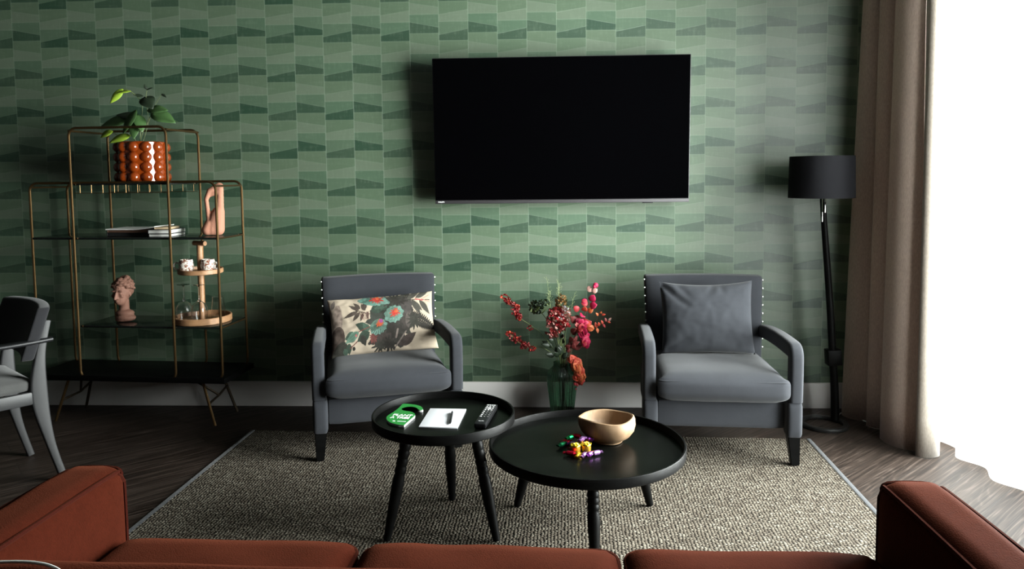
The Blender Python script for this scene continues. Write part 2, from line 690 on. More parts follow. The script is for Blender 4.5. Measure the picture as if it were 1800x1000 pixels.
M['dining_frame'] = plain('grey_painted_wood', (.022, .022, .023), .5, var=.08)
M['dining_fabric'] = fabric('charcoal_fabric', (.018, .018, .020))
M['dining_seat'] = fabric('pale_grey_fabric', (.07, .07, .068))
M['print'] = m_vcol('floral_print')
M['white_plastic'] = plain('white_plastic', (.7, .72, .68), .4)
M['lampshade'] = fabric('black_lampshade', (.0075, .0075, .009), 700, .15, .12, .9, 0)
M['stem'] = plain('stem_green', (.10, .13, .045), .6, var=.3)
M['stem_brown'] = plain('stem_brown', (.10, .055, .03), .7, var=.3)
def petal(name, col):
    k = NT(name)
    n = k.noise(k.coord(), 30, 3)
    k.base(k.mix(n.outputs[0], tuple(c * .7 for c in col), tuple(min(1, c * 1.25) for c in col)))
    k.b.inputs['Roughness'].default_value = .6
    k.b.inputs['Subsurface Weight'].default_value = 0
    return k.m
M['magenta'] = petal('magenta_petal', (.44, .008, .06))
M['coral'] = petal('coral_petal', (.50, .060, .030))
M['crimson'] = petal('crimson_petal', (.33, .020, .026))
M['rose'] = petal('dusty_rose_petal', (.36, .075, .072))
M['blush'] = petal('blush_petal', (.50, .27, .23))
M['burgundy'] = petal('burgundy_leaf', (.16, .022, .020))
M['orange_leaf'] = petal('orange_leaf', (.54, .125, .04))
M['ochre'] = petal('ochre_flower', (.30, .16, .06))
M['grass'] = petal('pale_grass', (.34, .40, .16))
for nm, cc in (('gold', (.85, .47, .06)), ('yellow', (.80, .58, .03)), ('purple', (.30, .06, .42)), ('red', (.62, .01, .04)), ('green', (.01, .38, .10)), ('darkgreen', (.01, .16, .06)), ('lilac', (.52, .26, .62))):
    M['foil_' + nm] = plain('foil_' + nm, cc, .24, .85, var=.2, bump=.5, bscale=160)

# ------------------------------------------------------------------ camera
cam = bpy.data.cameras.new('camera')
cam.sensor_width = 36
cam.sensor_fit = 'HORIZONTAL'
cam.lens = 26.0
cam.shift_y = -100 / 1800
cam.clip_start = .05
co = bpy.data.objects.new('camera', cam)
right, up_, fwd = V((.998873, .046347, -.010189)), V((.006901, .070571, .997483)), V((-.046949, .996429, -.070172))
co.matrix_world = Matrix(((right.x, up_.x, -fwd.x, 0), (right.y, up_.y, -fwd.y, -4.28), (right.z, up_.z, -fwd.z, 1.3599), (0, 0, 0, 1)))
link(co)
bpy.context.scene.camera = co

# ------------------------------------------------------------------ room
XL, XR, YF, ZC = -4.7, 2.14, -6.6, 2.62
struct(obj('floor', bm_box(XL - .1, XR + .3, YF - .1, .1, -.08, 0), M['floor'], smooth=False))
struct(obj('ceiling', bm_box(XL - .1, XR + .3, YF - .1, .1, ZC, ZC + .08), M['ceiling'], smooth=False))
struct(obj('wall_back', bm_box(XL - .1, XR + .3, 0, .1, 0, ZC), M['wallpaper'], smooth=False))
struct(obj('wall_left', bm_box(XL - .1, XL, YF, 0, 0, ZC), M['darkwall'], smooth=False))
struct(obj('wall_front', bm_box(XL, XR, YF - .1, YF, 0, ZC), M['darkwall'], smooth=False))
# window wall: one opening
WY0, WY1, WZ0, WZ1 = -2.65, -.16, .04, 2.50
b = bm_box(XR, XR + .22, WY1, 0, 0, ZC)
bm_box(XR, XR + .22, YF, WY0, 0, ZC, bm=b)
bm_box(XR, XR + .22, WY0, WY1, 0, WZ0, bm=b)
bm_box(XR, XR + .22, WY0, WY1, WZ1, ZC, bm=b)
struct(obj('wall_right', b, M['paint'], smooth=False))
bx0 = .149
struct(obj('baseboard_back', bm_box(XL, XR, -.016, 0, 0, bx0, .003), M['paint']))
# window: frame and glass
b = bmesh.new()
for y in (WY0 + .035, (WY0 + WY1) / 2, WY1 - .035):
    bm_box(XR + .10, XR + .17, y - .035, y + .035, WZ0, WZ1, .004, bm=b)
for z in (WZ0 + .04, WZ1 - .04):
    bm_box(XR + .10, XR + .17, WY0, WY1, z - .04, z + .04, .004, bm=b)
win = struct(obj('window_1', b, M['black_metal']))
struct(obj('window_pane', bm_box(XR + .13, XR + .14, WY0 + .03, WY1 - .03, WZ0 + .04, WZ1 - .04), M['window_glass'], win, smooth=False))

# ------------------------------------------------------------------ daylight
w = bpy.data.worlds.new('World')
bpy.context.scene.world = w
w.use_nodes = True
bg = w.node_tree.nodes['Background']
bg.inputs[0].default_value = (.80, .90, 1.0, 1)
bg.inputs[1].default_value = 1.0
ld = bpy.data.lights.new('daylight', 'AREA')
ld.shape = 'RECTANGLE'
ld.size = 2.3
ld.size_y = WY1 - WY0
ld.energy = 1540
ld.color = (1.0, .985, .96)
lo = bpy.data.objects.new('daylight', ld)
lo.location = (XR + .42, (WY0 + WY1) / 2, 1.34)
lo.rotation_euler = (0, R(90), 0)
link(lo)

# ------------------------------------------------------------------ curtains
def curtain_mesh(bot, top, z0, z1, nz=14, n=10):
    b = bmesh.new()
    pb, pt = catmull(bot, n), catmull(top, n)
    rows = []
    for i in range(nz + 1):
        t = i / nz
        e = t ** 1.15
        rows.append([b.verts.new(V((p.x + (q.x - p.x) * e, p.y + (q.y - p.y) * e, z0 + (z1 - z0) * t))) for p, q in zip(pb, pt)])
    for i in range(nz):
        for j in range(len(pb) - 1):
            b.faces.new((rows[i][j], rows[i][j + 1], rows[i + 1][j + 1], rows[i + 1][j]))
    return b

def solid(o, th):
    m = o.modifiers.new('thick', 'SOLIDIFY')
    m.thickness = th
    m.offset = 0

cur = thing('curtain', 'floor length brown fabric curtain with deep folds gathered beside the lamp', 'curtain', (0, 0, 0))
bot = [(1.76, -.012, 0), (1.655, -.11, 0), (1.665, -.19, 0), (1.725, -.235, 0), (1.80, -.25, 0), (1.735, -.275, 0), (1.71, -.31, 0), (1.75, -.36, 0), (1.82, -.385, 0), (1.82, -.44, 0),
       (1.735, -.455, 0), (1.695, -.50, 0), (1.70, -.585, 0), (1.735, -.645, 0), (1.80, -.675, 0)]
top = [(1.80, -.012, 0), (1.738, -.095, 0), (1.742, -.14, 0), (1.775, -.17, 0), (1.81, -.18, 0), (1.775, -.215, 0), (1.758, -.25, 0), (1.78, -.29, 0), (1.82, -.31, 0), (1.825, -.36, 0),
       (1.785, -.38, 0), (1.762, -.42, 0), (1.768, -.49, 0), (1.79, -.54, 0), (1.825, -.57, 0)]
d = obj('drape', curtain_mesh(bot, top, .0008, 2.56), M['drape'], cur, sharp=180)
solid(d, .003)
bl = [(1.801, -.678, 0), (1.775, -.705, 0), (1.757, -.745, 0), (1.785, -.765, 0), (1.835, -.762, 0), (1.872, -.73, 0), (1.875, -.68, 0), (1.90, -.66, 0)]
tl = [(1.826, -.572, 0), (1.822, -.60, 0), (1.823, -.63, 0), (1.838, -.645, 0), (1.862, -.645, 0), (1.877, -.63, 0), (1.88, -.60, 0), (1.895, -.59, 0)]
d = obj('lining', curtain_mesh(bl, tl, .003, 2.56), M['lining'], cur, sharp=180)
d['label'] = 'pale cream inside of the curtain edge'
solid(d, .003)

def sheer_path(amp, x0, skew):
    pts = []
    y = -.50
    i = 0
    rnd = random.Random(3)
    while y > -5.3:
        a = amp * (.7 + .6 * rnd.random())
        pts.append((x0 + (a if i % 2 else -a) + .012 * math.sin(y * 3), y, 0))
        y -= (.085 + .07 * rnd.random()) * (1.0 if i % 2 else skew)
        i += 1
    return pts
sh = obj('sheer_curtain', curtain_mesh(sheer_path(.033, 1.965, 1.3), sheer_path(.022, 1.975, 1.3), .012, 2.56, 8, 5), M['sheer'], sharp=180)
tag(sh, 'white translucent sheer curtain hanging across the whole bright window', 'curtain')
cr = obj('curtain_rail', bm_box(1.74, 2.03, -5.4, -.03, 2.585, 2.615, .004), M['paint'])
tag(cr, 'pale ceiling rail that carries both curtains', 'rail')

# ------------------------------------------------------------------ rug
rug = thing('rug', 'chunky beige and grey looped wool rug under the chairs and tables', 'rug', (-.16, -1.62, 0), R(-1.5))
RT = .012
b = bm_softbox(1.445, 1.12, .006, .006, n=4)
obj('pile', b, M['rug'], rug, loc=(0, 0, .006))
for sx in (-1, 1):
    obj('binding', bm_box(sx * 1.452 - .011, sx * 1.452 + .011, -1.12, 1.12, .0005, .0125, .004), M['binding'], rug)

# ------------------------------------------------------------------ armchairs
def armchair(name_loc, rz, label):
    t = thing('armchair', label, 'armchair', name_loc, rz, 'slate armchairs against the wallpaper')
    F, K = M['chair'], M['black_wood']
    # upholstered seat box
    obj('seat_base', bm_softbox(.292, .285, .066, .018, (0, .004, 0), 10), F, t, loc=(0, -.045, .235))
    # loose seat cushion with piping
    q = bm_softbox(.287, .322, .062, .046, (.004, .016, .016), 22, .004, 3)
    for v in q.verts:                      # T shape: the front lobes wrap round the posts
        f = max(0, min(1, (-.290 - v.co.y) / .018))
        v.co.x *= 1 + .085 * f * f * (3 - 2 * f)
    cu = obj('seat_cushion', q, F, t, loc=(0, -.088, .362), rot=(R(-2.5), 0, 0))
    b = bmesh.new()
    ring = []
    for p in box_edge_loop(.2835, .3183, .034, .045, 10):
        f = max(0, min(1, (-.290 - p.y) / .018))
        k = 1 - (p.x / .287) ** 2
        ring.append(V((p.x * (1 + .085 * f * f * (3 - 2 * f)), p.y + math.copysign(.0142, p.y) * max(0, k), p.z + .004 * max(0, k))))
    bm_tube(ring, .0024, 6, True, bm=b)
    obj('piping', b, F, cu)
    # backrest: a raked slab with a slight hollow
    n, mz = 16, 14
    b = bmesh.new()
    front, back = [], []
    for j in range(mz + 1):
        v = j / mz
        zz = .24 + .565 * v
        yc = .215 + .085 * v
        hw = .298 + .016 * v
        fr, bk = [], []
        for i in range(n + 1):
            u = -1 + 2 * i / n
            hollow = .018 * (1 - u * u)
            edge = .5 * (max(0, abs(u) - .9) / .1) ** 2 * .03
            topb = .006 * (1 - u * u) * (v ** 8)
            fr.append(b.verts.new((u * hw, yc - .045 + hollow * .8 + edge, zz + topb)))
            bk.append(b.verts.new((u * hw, yc + .045 + hollow * .3, zz + topb)))
        front.append(fr)
        back.append(bk)
    for j in range(mz):
        for i in range(n):
            b.faces.new((front[j][i], front[j][i + 1], front[j + 1][i + 1], front[j + 1][i]))
            b.faces.new((back[j][i], back[j + 1][i], back[j + 1][i + 1], back[j][i + 1]))
    for j in range(mz):
        b.faces.new((front[j][0], front[j + 1][0], back[j + 1][0], back[j][0]))
        b.faces.new((front[j][n], back[j][n], back[j + 1][n], front[j + 1][n]))
    for i in range(n):
        b.faces.new((front[0][i], back[0][i], back[0][i + 1], front[0][i + 1]))
        b.faces.new((front[mz][i], front[mz][i + 1], back[mz][i + 1], back[mz][i]))
    bmesh.ops.recalc_face_normals(b, faces=b.faces)
    ed = [e for e in b.edges if len(e.link_faces) == 2 and e.calc_face_angle(0) > R(50)]
    bmesh.ops.bevel(b, geom=ed, offset=.012, segments=3, affect='EDGES', profile=.5)
    br = obj('backrest', b, F, t, sharp=60)
    # arms: padded, level at the back, bending down into the front post
    for s in (-1, 1):
        p = [(s * .318, .235, .515), (s * .322, .12, .528), (s * .326, -.05, .539), (s * .329, -.20, .543), (s * .331, -.295, .543), (s * .332, -.322, .538), (s * .332, -.336, .522), (s * .332, -.339, .490),
             (s * .332, -.338, .38), (s * .331, -.336, .31)]
        pts = catmull(p, 5)
        m = len(pts)
        sc_ = []
        for i in range(m):
            q = i / (m - 1)
            sc_.append((1.0, 1.0 + .12 * math.sin(PI * min(1, q * 1.4))))
        obj('armrest', bm_sweep(pts, rrect(.060, .068, .016, 4), up=(0, 0, 1), scale=sc_), F, t, sharp=60)
        obj('arm_block', bm_softbox(.034, .042, .083, .014, (.002, .003, 0), 8), F, t, loc=(s * .3265, -.325, .226))
        # side rail between the posts, below the arm
        obj('side_rail', bm_softbox(.022, .29, .082, .016, (.004, 0, 0), 8), F, t, loc=(s * .313, .0, .243))
        # nail heads down the backrest edge
        nb = None
        for i in range(9):
            v = .965 - i * .078
            if nb is None:
                q = bmesh.new()
                bm_ball(q, (0, 0, 0), .0052, 8, (1, 1, 1))
                nb = obj('nail_head', q, M['nail'], t)
                o = nb
            else:
                o = dup(nb, t)
            z = .24 + .565 * v
            o.location = (s * (.298 + .016 * v + .001), .215 + .085 * v - .026, z)
        for i in range(7):
            o = dup(nb, t)
            o.scale = (.62, .62, .62)
            o.location = (s * (.331 + .0035 * math.sin(i * .9)), .10 - .004 * i, .305 - .016 * i)
    # legs
    for sx, sy in ((-1, -1), (1, -1), (-1, 1), (1, 1)):
        b = bmesh.new()
        y0 = -.325 if sy < 0 else .215
        yb = -.345 if sy < 0 else .285
        x0, xb = (sx * .327, sx * .332) if sy < 0 else (sx * .300, sx * .305)
        zt = .145 if sy < 0 else .20
        for (cx, cy, hw, z) in ((x0, y0, .0275, zt), (xb, yb, .019, RT + .002)):
            for dx, dy in ((-1, -1), (1, -1), (1, 1), (-1, 1)):
                b.verts.new((cx + dx * hw, cy + dy * hw, z))
        b.verts.ensure_lookup_table()
        vs = b.verts
        b.faces.new(vs[0:4])
        b.faces.new(vs[4:8][::-1])
        for i in range(4):
            b.faces.new((vs[i], vs[(i + 1) % 4], vs[4 + (i + 1) % 4], vs[4 + i]))
        bmesh.ops.bevel(b, geom=list(b.edges), offset=.003, segments=2, affect='EDGES')
        obj('leg', b, K, t)
    return t

chR = armchair((.828, -.52, 0), R(-3.6), 'slate grey armchair with a plain grey cushion, beside the floor lamp')
chL = armchair((-.868, -.453, 0), R(16.5), 'slate grey armchair holding the floral cushion, angled beside the brass shelf unit')

def pillow_bm(W, H, T, nx, ny, pinch=.06, seed=0, wr=.006, sag=0.0, folds=False):
    """Front and back sheets sewn at the rim; x across, z up, y = thickness (front is -y)."""
    b = bmesh.new()
    F, B = [], []
    for j in range(ny + 1):
        v = -1 + 2 * j / ny
        fr, bk = [], []
        for i in range(nx + 1):
            u = -1 + 2 * i / nx
            x = u * W / 2 * (1 - pinch * (1 - v * v) * abs(u) ** 2)
            z = v * H / 2 * (1 - pinch * 1.2 * (1 - u * u) * abs(v) ** 2)
            t = T / 2 * (max(0, (1 - u * u) * (1 - v * v))) ** .42
            rim = (i in (0, nx)) or (j in (0, ny))
            wv = 0 if rim else wr * (noise.noise(V((u * 3, v * 3, seed))) + .5 * noise.noise(V((u * 8, v * 8, seed + 5))))
            z += sag * (1 - u * u) * (v > 0) * v
            if folds and not rim:
                for (a0, b0, a1, b1, dep) in ((-.95, .9, -.45, .35, .016), (-.62, .98, -.40, .62, .010), (.15, .98, .05, .70, .012), (-.9, -.85, -.5, -.6, .010), (.3, .97, .34, .75, .006)):
                    dx, dz = a1 - a0, b1 - b0
                    tt = max(0, min(1, ((u - a0) * dx + (v - b0) * dz) / (dx * dx + dz * dz)))
                    dd = math.hypot(u - a0 - dx * tt, v - b0 - dz * tt)
                    wv += dep * math.exp(-(dd / .07) ** 2) * (1 - .7 * tt)
            p = V((x, -t + wv, z))
            fr.append(b.verts.new(p))
            bk.append(fr[-1] if rim else b.verts.new(V((x, t + wv * .3, z))))
        F.append(fr)
        B.append(bk)
    for j in range(ny):
        for i in range(nx):
            b.faces.new((F[j][i], F[j][i + 1], F[j + 1][i + 1], F[j + 1][i]))
            q = (B[j][i], B[j + 1][i], B[j + 1][i + 1], B[j][i + 1])
            if len(set(q)) == 4 and set(q) != {F[j][i], F[j][i + 1], F[j + 1][i + 1], F[j + 1][i]}:
                b.faces.new(q)
    return b, F

# grey cushion on the right chair
g, _ = pillow_bm(.475, .380, .15, 44, 38, .05, 4, .004, -.01, True)
def chair_mat(t):
    return Matrix.Translation(t.location) @ Matrix.Rotation(t.rotation_euler.z, 4, 'Z')
o = obj('cushion', g, M['cushion'], sharp=80)
o.matrix_world = chair_mat(chR) @ Matrix.Translation((-.005, .092, .612)) @ Matrix.Rotation(R(-11), 4, 'X') @ Matrix.Rotation(R(-1), 4, 'Y')
tag(o, 'plain slate grey square cushion leaning in the armchair beside the lamp', 'cushion')

# floral lumbar cushion: the print is colour on the cloth
g, GF = pillow_bm(.565, .322, .13, 300, 165, .045, 9, .006)
lay = g.loops.layers.float_color.new('print')
SH = []      # shapes in print units: x 0..220, y 0..150 downwards (1 unit ~ 2.6 mm)
def S_leaf(x0, y0, x1, y1, w, c):
    SH.append(('leaf', x0, y0, x1, y1, w, c))
def S_disc(x, y, rx, ry, c, rot=0.0, ruff=0.0):
    SH.append(('disc', x, y, rx, ry, c, rot, ruff))
def S_line(x0, y0, x1, y1, w, c):
    SH.append(('line', x0, y0, x1, y1, w, c))
DK, DK2, GR, GR2, MINT, RED, ORG, WN, TAUPE, BR = (.030, .026, .021), (.048, .048, .038), (.042, .080, .056), (.07, .125, .092), (.19, .31, .265), (.46, .045, .025), (.55, .13, .045), (.20, .07, .06), (.24, .20, .18), (.13, .095, .08)
CREAM = (.56, .48, .385)
S_disc(27, 70, 8, 26, (.42, .34, .29), .1)
S_disc(24, 100, 13, 22, BR, .2)
S_disc(28, 120, 12, 20, DK2, .5)
S_leaf(18, 50, 26, 36, 7, TAUPE)
# brown spray on the left
S_line(85, 65, 60, 57, 1.2, DK)
for a in ((66, 57, 48, 47, 6), (68, 55, 57, 43, 6.5), (64, 58, 37, 67, 6.5), (66, 60, 53, 73, 7), (76, 58, 70, 46, 8), (72, 62, 66, 75, 5), (80, 60, 78, 73, 5), (77, 45, 73, 58, 9)):
    S_leaf(*a, (.10, .075, .06))
for i in range(6):
    S_line(66 + i * 3, 60, 70 + i * 2, 72 + i % 3, .8, WN)
# green leaves lower left
S_leaf(80, 88, 57, 78, 14, GR); S_leaf(80, 90, 70, 78, 11, GR2); S_leaf(58, 95, 37, 98, 16, GR2); S_leaf(62, 90, 38, 105, 12, (.16, .26, .20))
S_leaf(80, 92, 58, 104, 15, GR); S_leaf(66, 95, 72, 112, 11, DK2); S_leaf(44, 105, 44, 122, 9, GR)
S_leaf(38, 108, 28, 118, 12, DK2); S_leaf(36, 112, 40, 124, 8, GR2)
S_line(58, 104, 46, 113, 1.6, WN); S_line(62, 90, 82, 84, 1.4, WN); S_disc(57, 95, 2, 2, (.5, .2, .2)); S_disc(52, 114, 2.5, 3, DK)
# dark mass behind flowers
S_disc(108, 78, 29, 24, (.052, .062, .05), .2, .12); S_disc(130, 84, 24, 22, (.05, .05, .042), 0, .2); S_disc(114, 104, 30, 16, (.045, .042, .036), 0, .25); S_disc(128, 44, 24, 10, (.05, .052, .042), 0, .25)
S_disc(124, 60, 22, 16, DK2, 0, .15); S_disc(140, 72, 18, 22, (.055, .045, .04), 0, .15)
S_disc(146, 55, 13, 14, (.075, .066, .062), .3, .1); S_disc(152, 78, 9, 14, (.13, .11, .10), .2)
S_disc(98, 56, 12, 8, GR, -.3); S_disc(110, 54, 16, 6, GR2, 0, .2); S_disc(118, 46, 12, 10, DK2, 0, .2)
S_disc(122, 92, 16, 13, DK, 0, .2); S_disc(100, 104, 18, 11, (.07, .055, .05), 0, .15); S_disc(96, 114, 11, 8, DK2, 0, .3)
S_disc(112, 112, 10, 10, DK, 0, .3); S_disc(134, 46, 14, 8, DK, 0, .3); S_disc(148, 36, 14, 7, DK2, 0, .5)
S_disc(86, 101, 6, 9, WN, .2, .2)
# three trumpet flowers
S_disc(92, 42, 26, 9, MINT, .15, .1); S_disc(84, 44, 16, 6, (.16, .30, .25), .3)
for i in range(9):
    S_line(98, 42, 70 + i * 4, 37 + abs(i - 3) * 2.5, .7, GR)
S_disc(97, 41, 10, 5.5, RED, .1, .35); S_disc(99, 38, 3, 4, ORG)
S_disc(124, 68, 17, 12.5, MINT, -.35, .07); S_disc(121, 66, 12, 8, (.14, .22, .18), -.35)
for i in range(16):
    a = 2 * PI * i / 16
    S_line(125, 67, 124 + 16 * math.cos(a), 68 + 12 * math.sin(a), .8, (.13, .24, .19))
S_disc(126, 66, 8, 5, RED, -.5, .35); S_disc(128, 64, 3.5, 2.5, ORG)
S_disc(96, 86, 15, 10, MINT, -.4, .08); S_disc(93, 82, 13, 7, (.12, .20, .16), -.5)
for i in range(12):
    a = PI * i / 11
    S_line(99, 80, 96 + 15 * math.cos(a), 87 + 10 * math.sin(a), .8, GR)
S_disc(99, 80, 6, 4.5, ORG, -.6, .3); S_disc(101, 77, 3, 3, (.35, .10, .30))
# right hand leaves
for a in ((150, 45, 175, 30, 9), (165, 44, 192, 30, 9), (158, 46, 172, 72, 10), (172, 48, 190, 72, 10), (160, 50, 176, 66, 8)):
    S_leaf(*a, (.085, .082, .068))
S_line(150, 46, 192, 48, 1.2, DK); S_line(165, 46, 178, 48, 2.2, (.45, .12, .12)); S_line(176, 46, 190, 40, 1, (.5, .25, .22)); S_line(180, 47, 192, 52, 1, (.5, .25, .22))
# fern
S_line(150, 72, 196, 94, 2.5, DK)
for i in range(15):
    t = i / 14
    x, y = 152 + 42 * t, 74 + 19 * t
    L = 15 * math.sin(PI * (.25 + .75 * t)) + 2
    S_leaf(x, y, x + 4, y + L * .8, 4.0, DK); S_leaf(x, y, x + 7, y - L * .75, 3.8, DK)
S_disc(158, 80, 10, 12, DK2, .4, .35)
# dark leaf and stem below
S_leaf(131, 117, 160, 98, 14, (.065, .045, .04)); S_leaf(128, 116, 150, 102, 9, (.07, .05, .045))
S_line(122, 118, 142, 96, 2.2, TAUPE); S_line(124, 104, 128, 92, 3, TAUPE)
def shade(x, y):
    c = CREAM
    n0 = noise.noise(V((x * .03, y * .03, 1)))
    c = tuple(k * (1 + .10 * n0) for k in c)
    if x < 34:
        f = min(1, (34 - x) / 22) * (.5 + .5 * noise.noise(V((x * .08, y * .05, 3))))
        c = tuple(k * (1 - f) + q * f for k, q in zip(c, (.36, .29, .25)))
    for s in SH:
        if s[0] == 'leaf':
            _, x0, y0, x1, y1, w, col = s
            dx, dy = x1 - x0, y1 - y0
            L = math.hypot(dx, dy)
            t = ((x - x0) * dx + (y - y0) * dy) / (L * L)
            if 0 <= t <= 1:
                dd = abs((x - x0) * dy - (y - y0) * dx) / L
                hw = w / 2 * math.sin(PI * t ** .8)
                if dd < hw:
                    k = 1.35 if dd < .35 else (.85 + .3 * (dd / max(hw, .1)))
                    c = tuple(q * k for q in col)
        elif s[0] == 'disc':
            _, cx, cy, rx, ry, col, rot, ruff = s
            a, bb = x - cx, y - cy
            if abs(a) > rx + ry or abs(bb) > rx + ry:
                continue
            cr_, sr = math.cos(rot), math.sin(rot)
            a, bb = a * cr_ + bb * sr, -a * sr + bb * cr_
            rr = math.hypot(a / rx, bb / ry)
            lim = 1 + ruff * math.sin(math.atan2(bb, a) * 11) + ruff * noise.noise(V((x * .2, y * .2, 7)))
            if rr < lim:
                k = 1 + .35 * noise.noise(V((x * .25, y * .25, cx)))
                c = tuple(q * k for q in col)
        else:
            _, x0, y0, x1, y1, w, col = s
            dx, dy = x1 - x0, y1 - y0
            L2 = dx * dx + dy * dy
            t = max(0, min(1, ((x - x0) * dx + (y - y0) * dy) / L2))
            if math.hypot(x - x0 - dx * t, y - y0 - dy * t) < w / 2:
                c = col
    return c
_cache = {}
for j, row in enumerate(GF):
    for i, vv in enumerate(row):
        _cache[vv] = shade(14 + 183 * i / 300, 124 - 91 * j / 165)
for f in g.faces:
    for lp in f.loops:
        c = _cache.get(lp.vert, CREAM)
        lp[lay] = (*(.74 * max(0, q) ** 1.28 for q in c), 1)
o = obj('cushion', g, M['print'], sharp=80)
o.matrix_world = chair_mat(chL) @ Matrix.Translation((.005, .066, .569)) @ Matrix.Rotation(R(-25), 4, 'X') @ Matrix.Rotation(R(-2.5), 4, 'Y')
tag(o, 'cream lumbar cushion printed with dark leaves and red centred flowers', 'cushion')

# ------------------------------------------------------------------ tray tables
def turned_leg(L, r=.021):
    """Profile along the leg from the top down: a stack of turned beads in the upper part, then a plain taper."""
    p = [(0.0, r * .95), (.08, r * .98)]
    t = .14
    for i in range(4):
        p += [(t, r * .93), (t + .014, r * 1.0), (t + .034, r * 1.035), (t + .054, r * 1.0), (t + .066, r * .93)]
        t += .07
    p += [(t + .01, r * .95), (t + .06, r * 1.08), (t + .16, r * 1.06), (.8, r * .88), (1.0, r * .66)]
    return p

def tray_table(loc, Rr, ztop, rim_h, floor_d, legs, label, splay, r_leg, n):
    t = thing('coffee_table', label, 'table', (loc[0], loc[1], RT), n, 'black tray coffee tables')
    zt = ztop - RT
    zb = zt - rim_h
    zf = zt - floor_d
    W = .0095
    prof = [(0, zf), (Rr - W - .003, zf), (Rr - W - .0005, zf + .003), (Rr - W, zf + .006)]
    obj('tabletop', bm_lathe([(0, zf), (Rr - W, zf), (Rr - W, zb + .004), (0, zb + .004)], 96), M['table_top'], t)
    obj('rim', bm_lathe([(Rr - W, zb), (Rr - W, zt - .003), (Rr - W + .002, zt), (Rr - .002, zt), (Rr, zt - .003), (Rr, zb + .003), (Rr - .003, zb), (Rr - W, zb)], 96, caps=False), M['black_wood'], t)
    for a in legs:
        d = V((math.cos(a), math.sin(a), 0))
        top = d * r_leg + V((0, 0, zb + .003))
        bot = d * (r_leg + splay) + V((0, 0, .0052))
        ax = bot - top
        prof_ = turned_leg(ax.length)
        b = bm_lathe([(rr, -q * ax.length) for q, rr in prof_], 20)
        rot = V((0, 0, -1)).rotation_difference(ax.normalized())
        o = obj('leg', b, M['black_wood'], t)
        o.rotation_mode = 'QUATERNION'
        o.rotation_quaternion = rot
        o.location = top
        obj('bracket', bm_box(-.034, .034, -.034, .034, zb - .012, zb + .004, .004), M['black_wood'], t, loc=(d.x * r_leg, d.y * r_leg, 0), rot=(0, 0, a))
    return t
LT = (.147, -1.497)
ST = (-.398, -1.53)
LZ, SZ = .345, .465
LF, SF = LZ - .027, SZ - .027
tl_ = tray_table(LT, .374, LZ, .037, .027, [R(30), R(150), R(270)], 'large low black round tray coffee table on three turned legs', .085, .228, R(2))
ts_ = tray_table(ST, .271, SZ, .036, .027, [R(91), R(211), R(331)], 'small tall black round tray table that overlaps the larger one', .095, .140, R(0))

# ---- on the small table
def at(o, m):
    o.matrix_world = m
    return o
card = [(-0.53, -1.635), (-0.509, -1.525), (-0.5115, -1.51), (-0.516, -1.498), (-0.526, -1.483), (-0.538, -1.474), (-0.557, -1.468), (-0.568, -1.461), (-0.574, -1.452), (-0.577, -1.443), (-0.575, -1.434), (-0.566, -1.422),
        (-0.555, -1.416), (-0.544, -1.414), (-0.530, -1.420), (-0.518, -1.432), (-0.508, -1.453), (-0.501, -1.459), (-0.494, -1.459), (-0.490, -1.452), (-0.493, -1.439), (-0.500, -1.421), (-0.509, -1.407), (-0.521, -1.397), (-0.533, -1.389), (-0.562, -1.379),
        (-0.580, -1.377), (-0.586, -1.381), (-0.59, -1.427), (-0.601, -1.482), (-0.612, -1.515), (-0.616, -1.535), (-0.614, -1.552), (-0.609, -1.570), (-0.601, -1.586), (-0.590, -1.602), (-0.576, -1.614), (-0.551, -1.63)]
cx, cy = -.555, -1.50
t = thing('door_hanger', 'green door hanger card lettered in white, on the small black table', 'door hanger', (cx, cy, SF))
b = prism([(x - cx, y - cy) for x, y in card], .0005, .0085)
obj('card', b, [M['white_card'], M['green_card']], t, smooth=False)
TA = Matrix.Rotation(R(-9), 4, 'Z') @ Matrix.Shear('XY', 4, (.0, 0)) if False else Matrix.Rotation(R(-9), 4, 'Z')
def card_text(s, x, y, size, sx=1.0):
    text('lettering', s, size, M['white_card'], t, Matrix.Translation((x - cx, y - cy, .0088)) @ TA @ Matrix.Diagonal((sx, 1, 1, 1)))
card_text('PLANT', -.5580, -1.522, .0295, .85)
card_text('A TREE', -.5625, -1.5505, .0295, .79)
b = bm_lathe([(0, 0), (.0052, 0), (.0052, .0004), (0, .0004)], 16)
obj('emblem', b, M['white_card'], t, loc=(-.578 - cx, -1.588 - cy, .0086))
obj('emblem', bm_box(-.017, .017, -.003, .003, 0, .0004), M['white_card'], t, loc=(-.548 - cx, -1.5925 - cy, .0086), rot=(0, 0, R(-9)))

t = thing('notepad', 'white notepad lying under a black pen on the small table', 'notepad', (-.3985, -1.537, SF), R(-2.5))
obj('paper_block', bm_box(-.072, .072, -.107, .107, .0004, .006, .0006), M['paper'], t)
obj('header_line', bm_box(-.032, -.005, .088, .0895, .0060, .0062), M['stem'] if False else plain('faint_grey_print', (.5, .5, .52), .8), t)
t = thing('pen', 'black ballpoint pen resting diagonally on the white notepad', 'pen', (-.366, -1.554, SF + .0107), R(4))
obj('barrel', bm_lathe([(0, -.070), (.0012, -.0695), (.0035, -.055), (.0045, -.045), (.0046, .062), (.0035, .066), (0, .066)], 16), M['black_plastic'], t, rot=(R(-90), 0, 0))
obj('clip', bm_box(-.0015, .0015, .018, .062, .0048, .0066, .0004), M['black_plastic'], t)
obj('push_button', bm_lathe([(0, 0), (.0024, 0), (.0024, .009), (0, .0095)], 10), M['black_plastic'], t, loc=(0, .065, 0), rot=(R(-90), 0, 0))

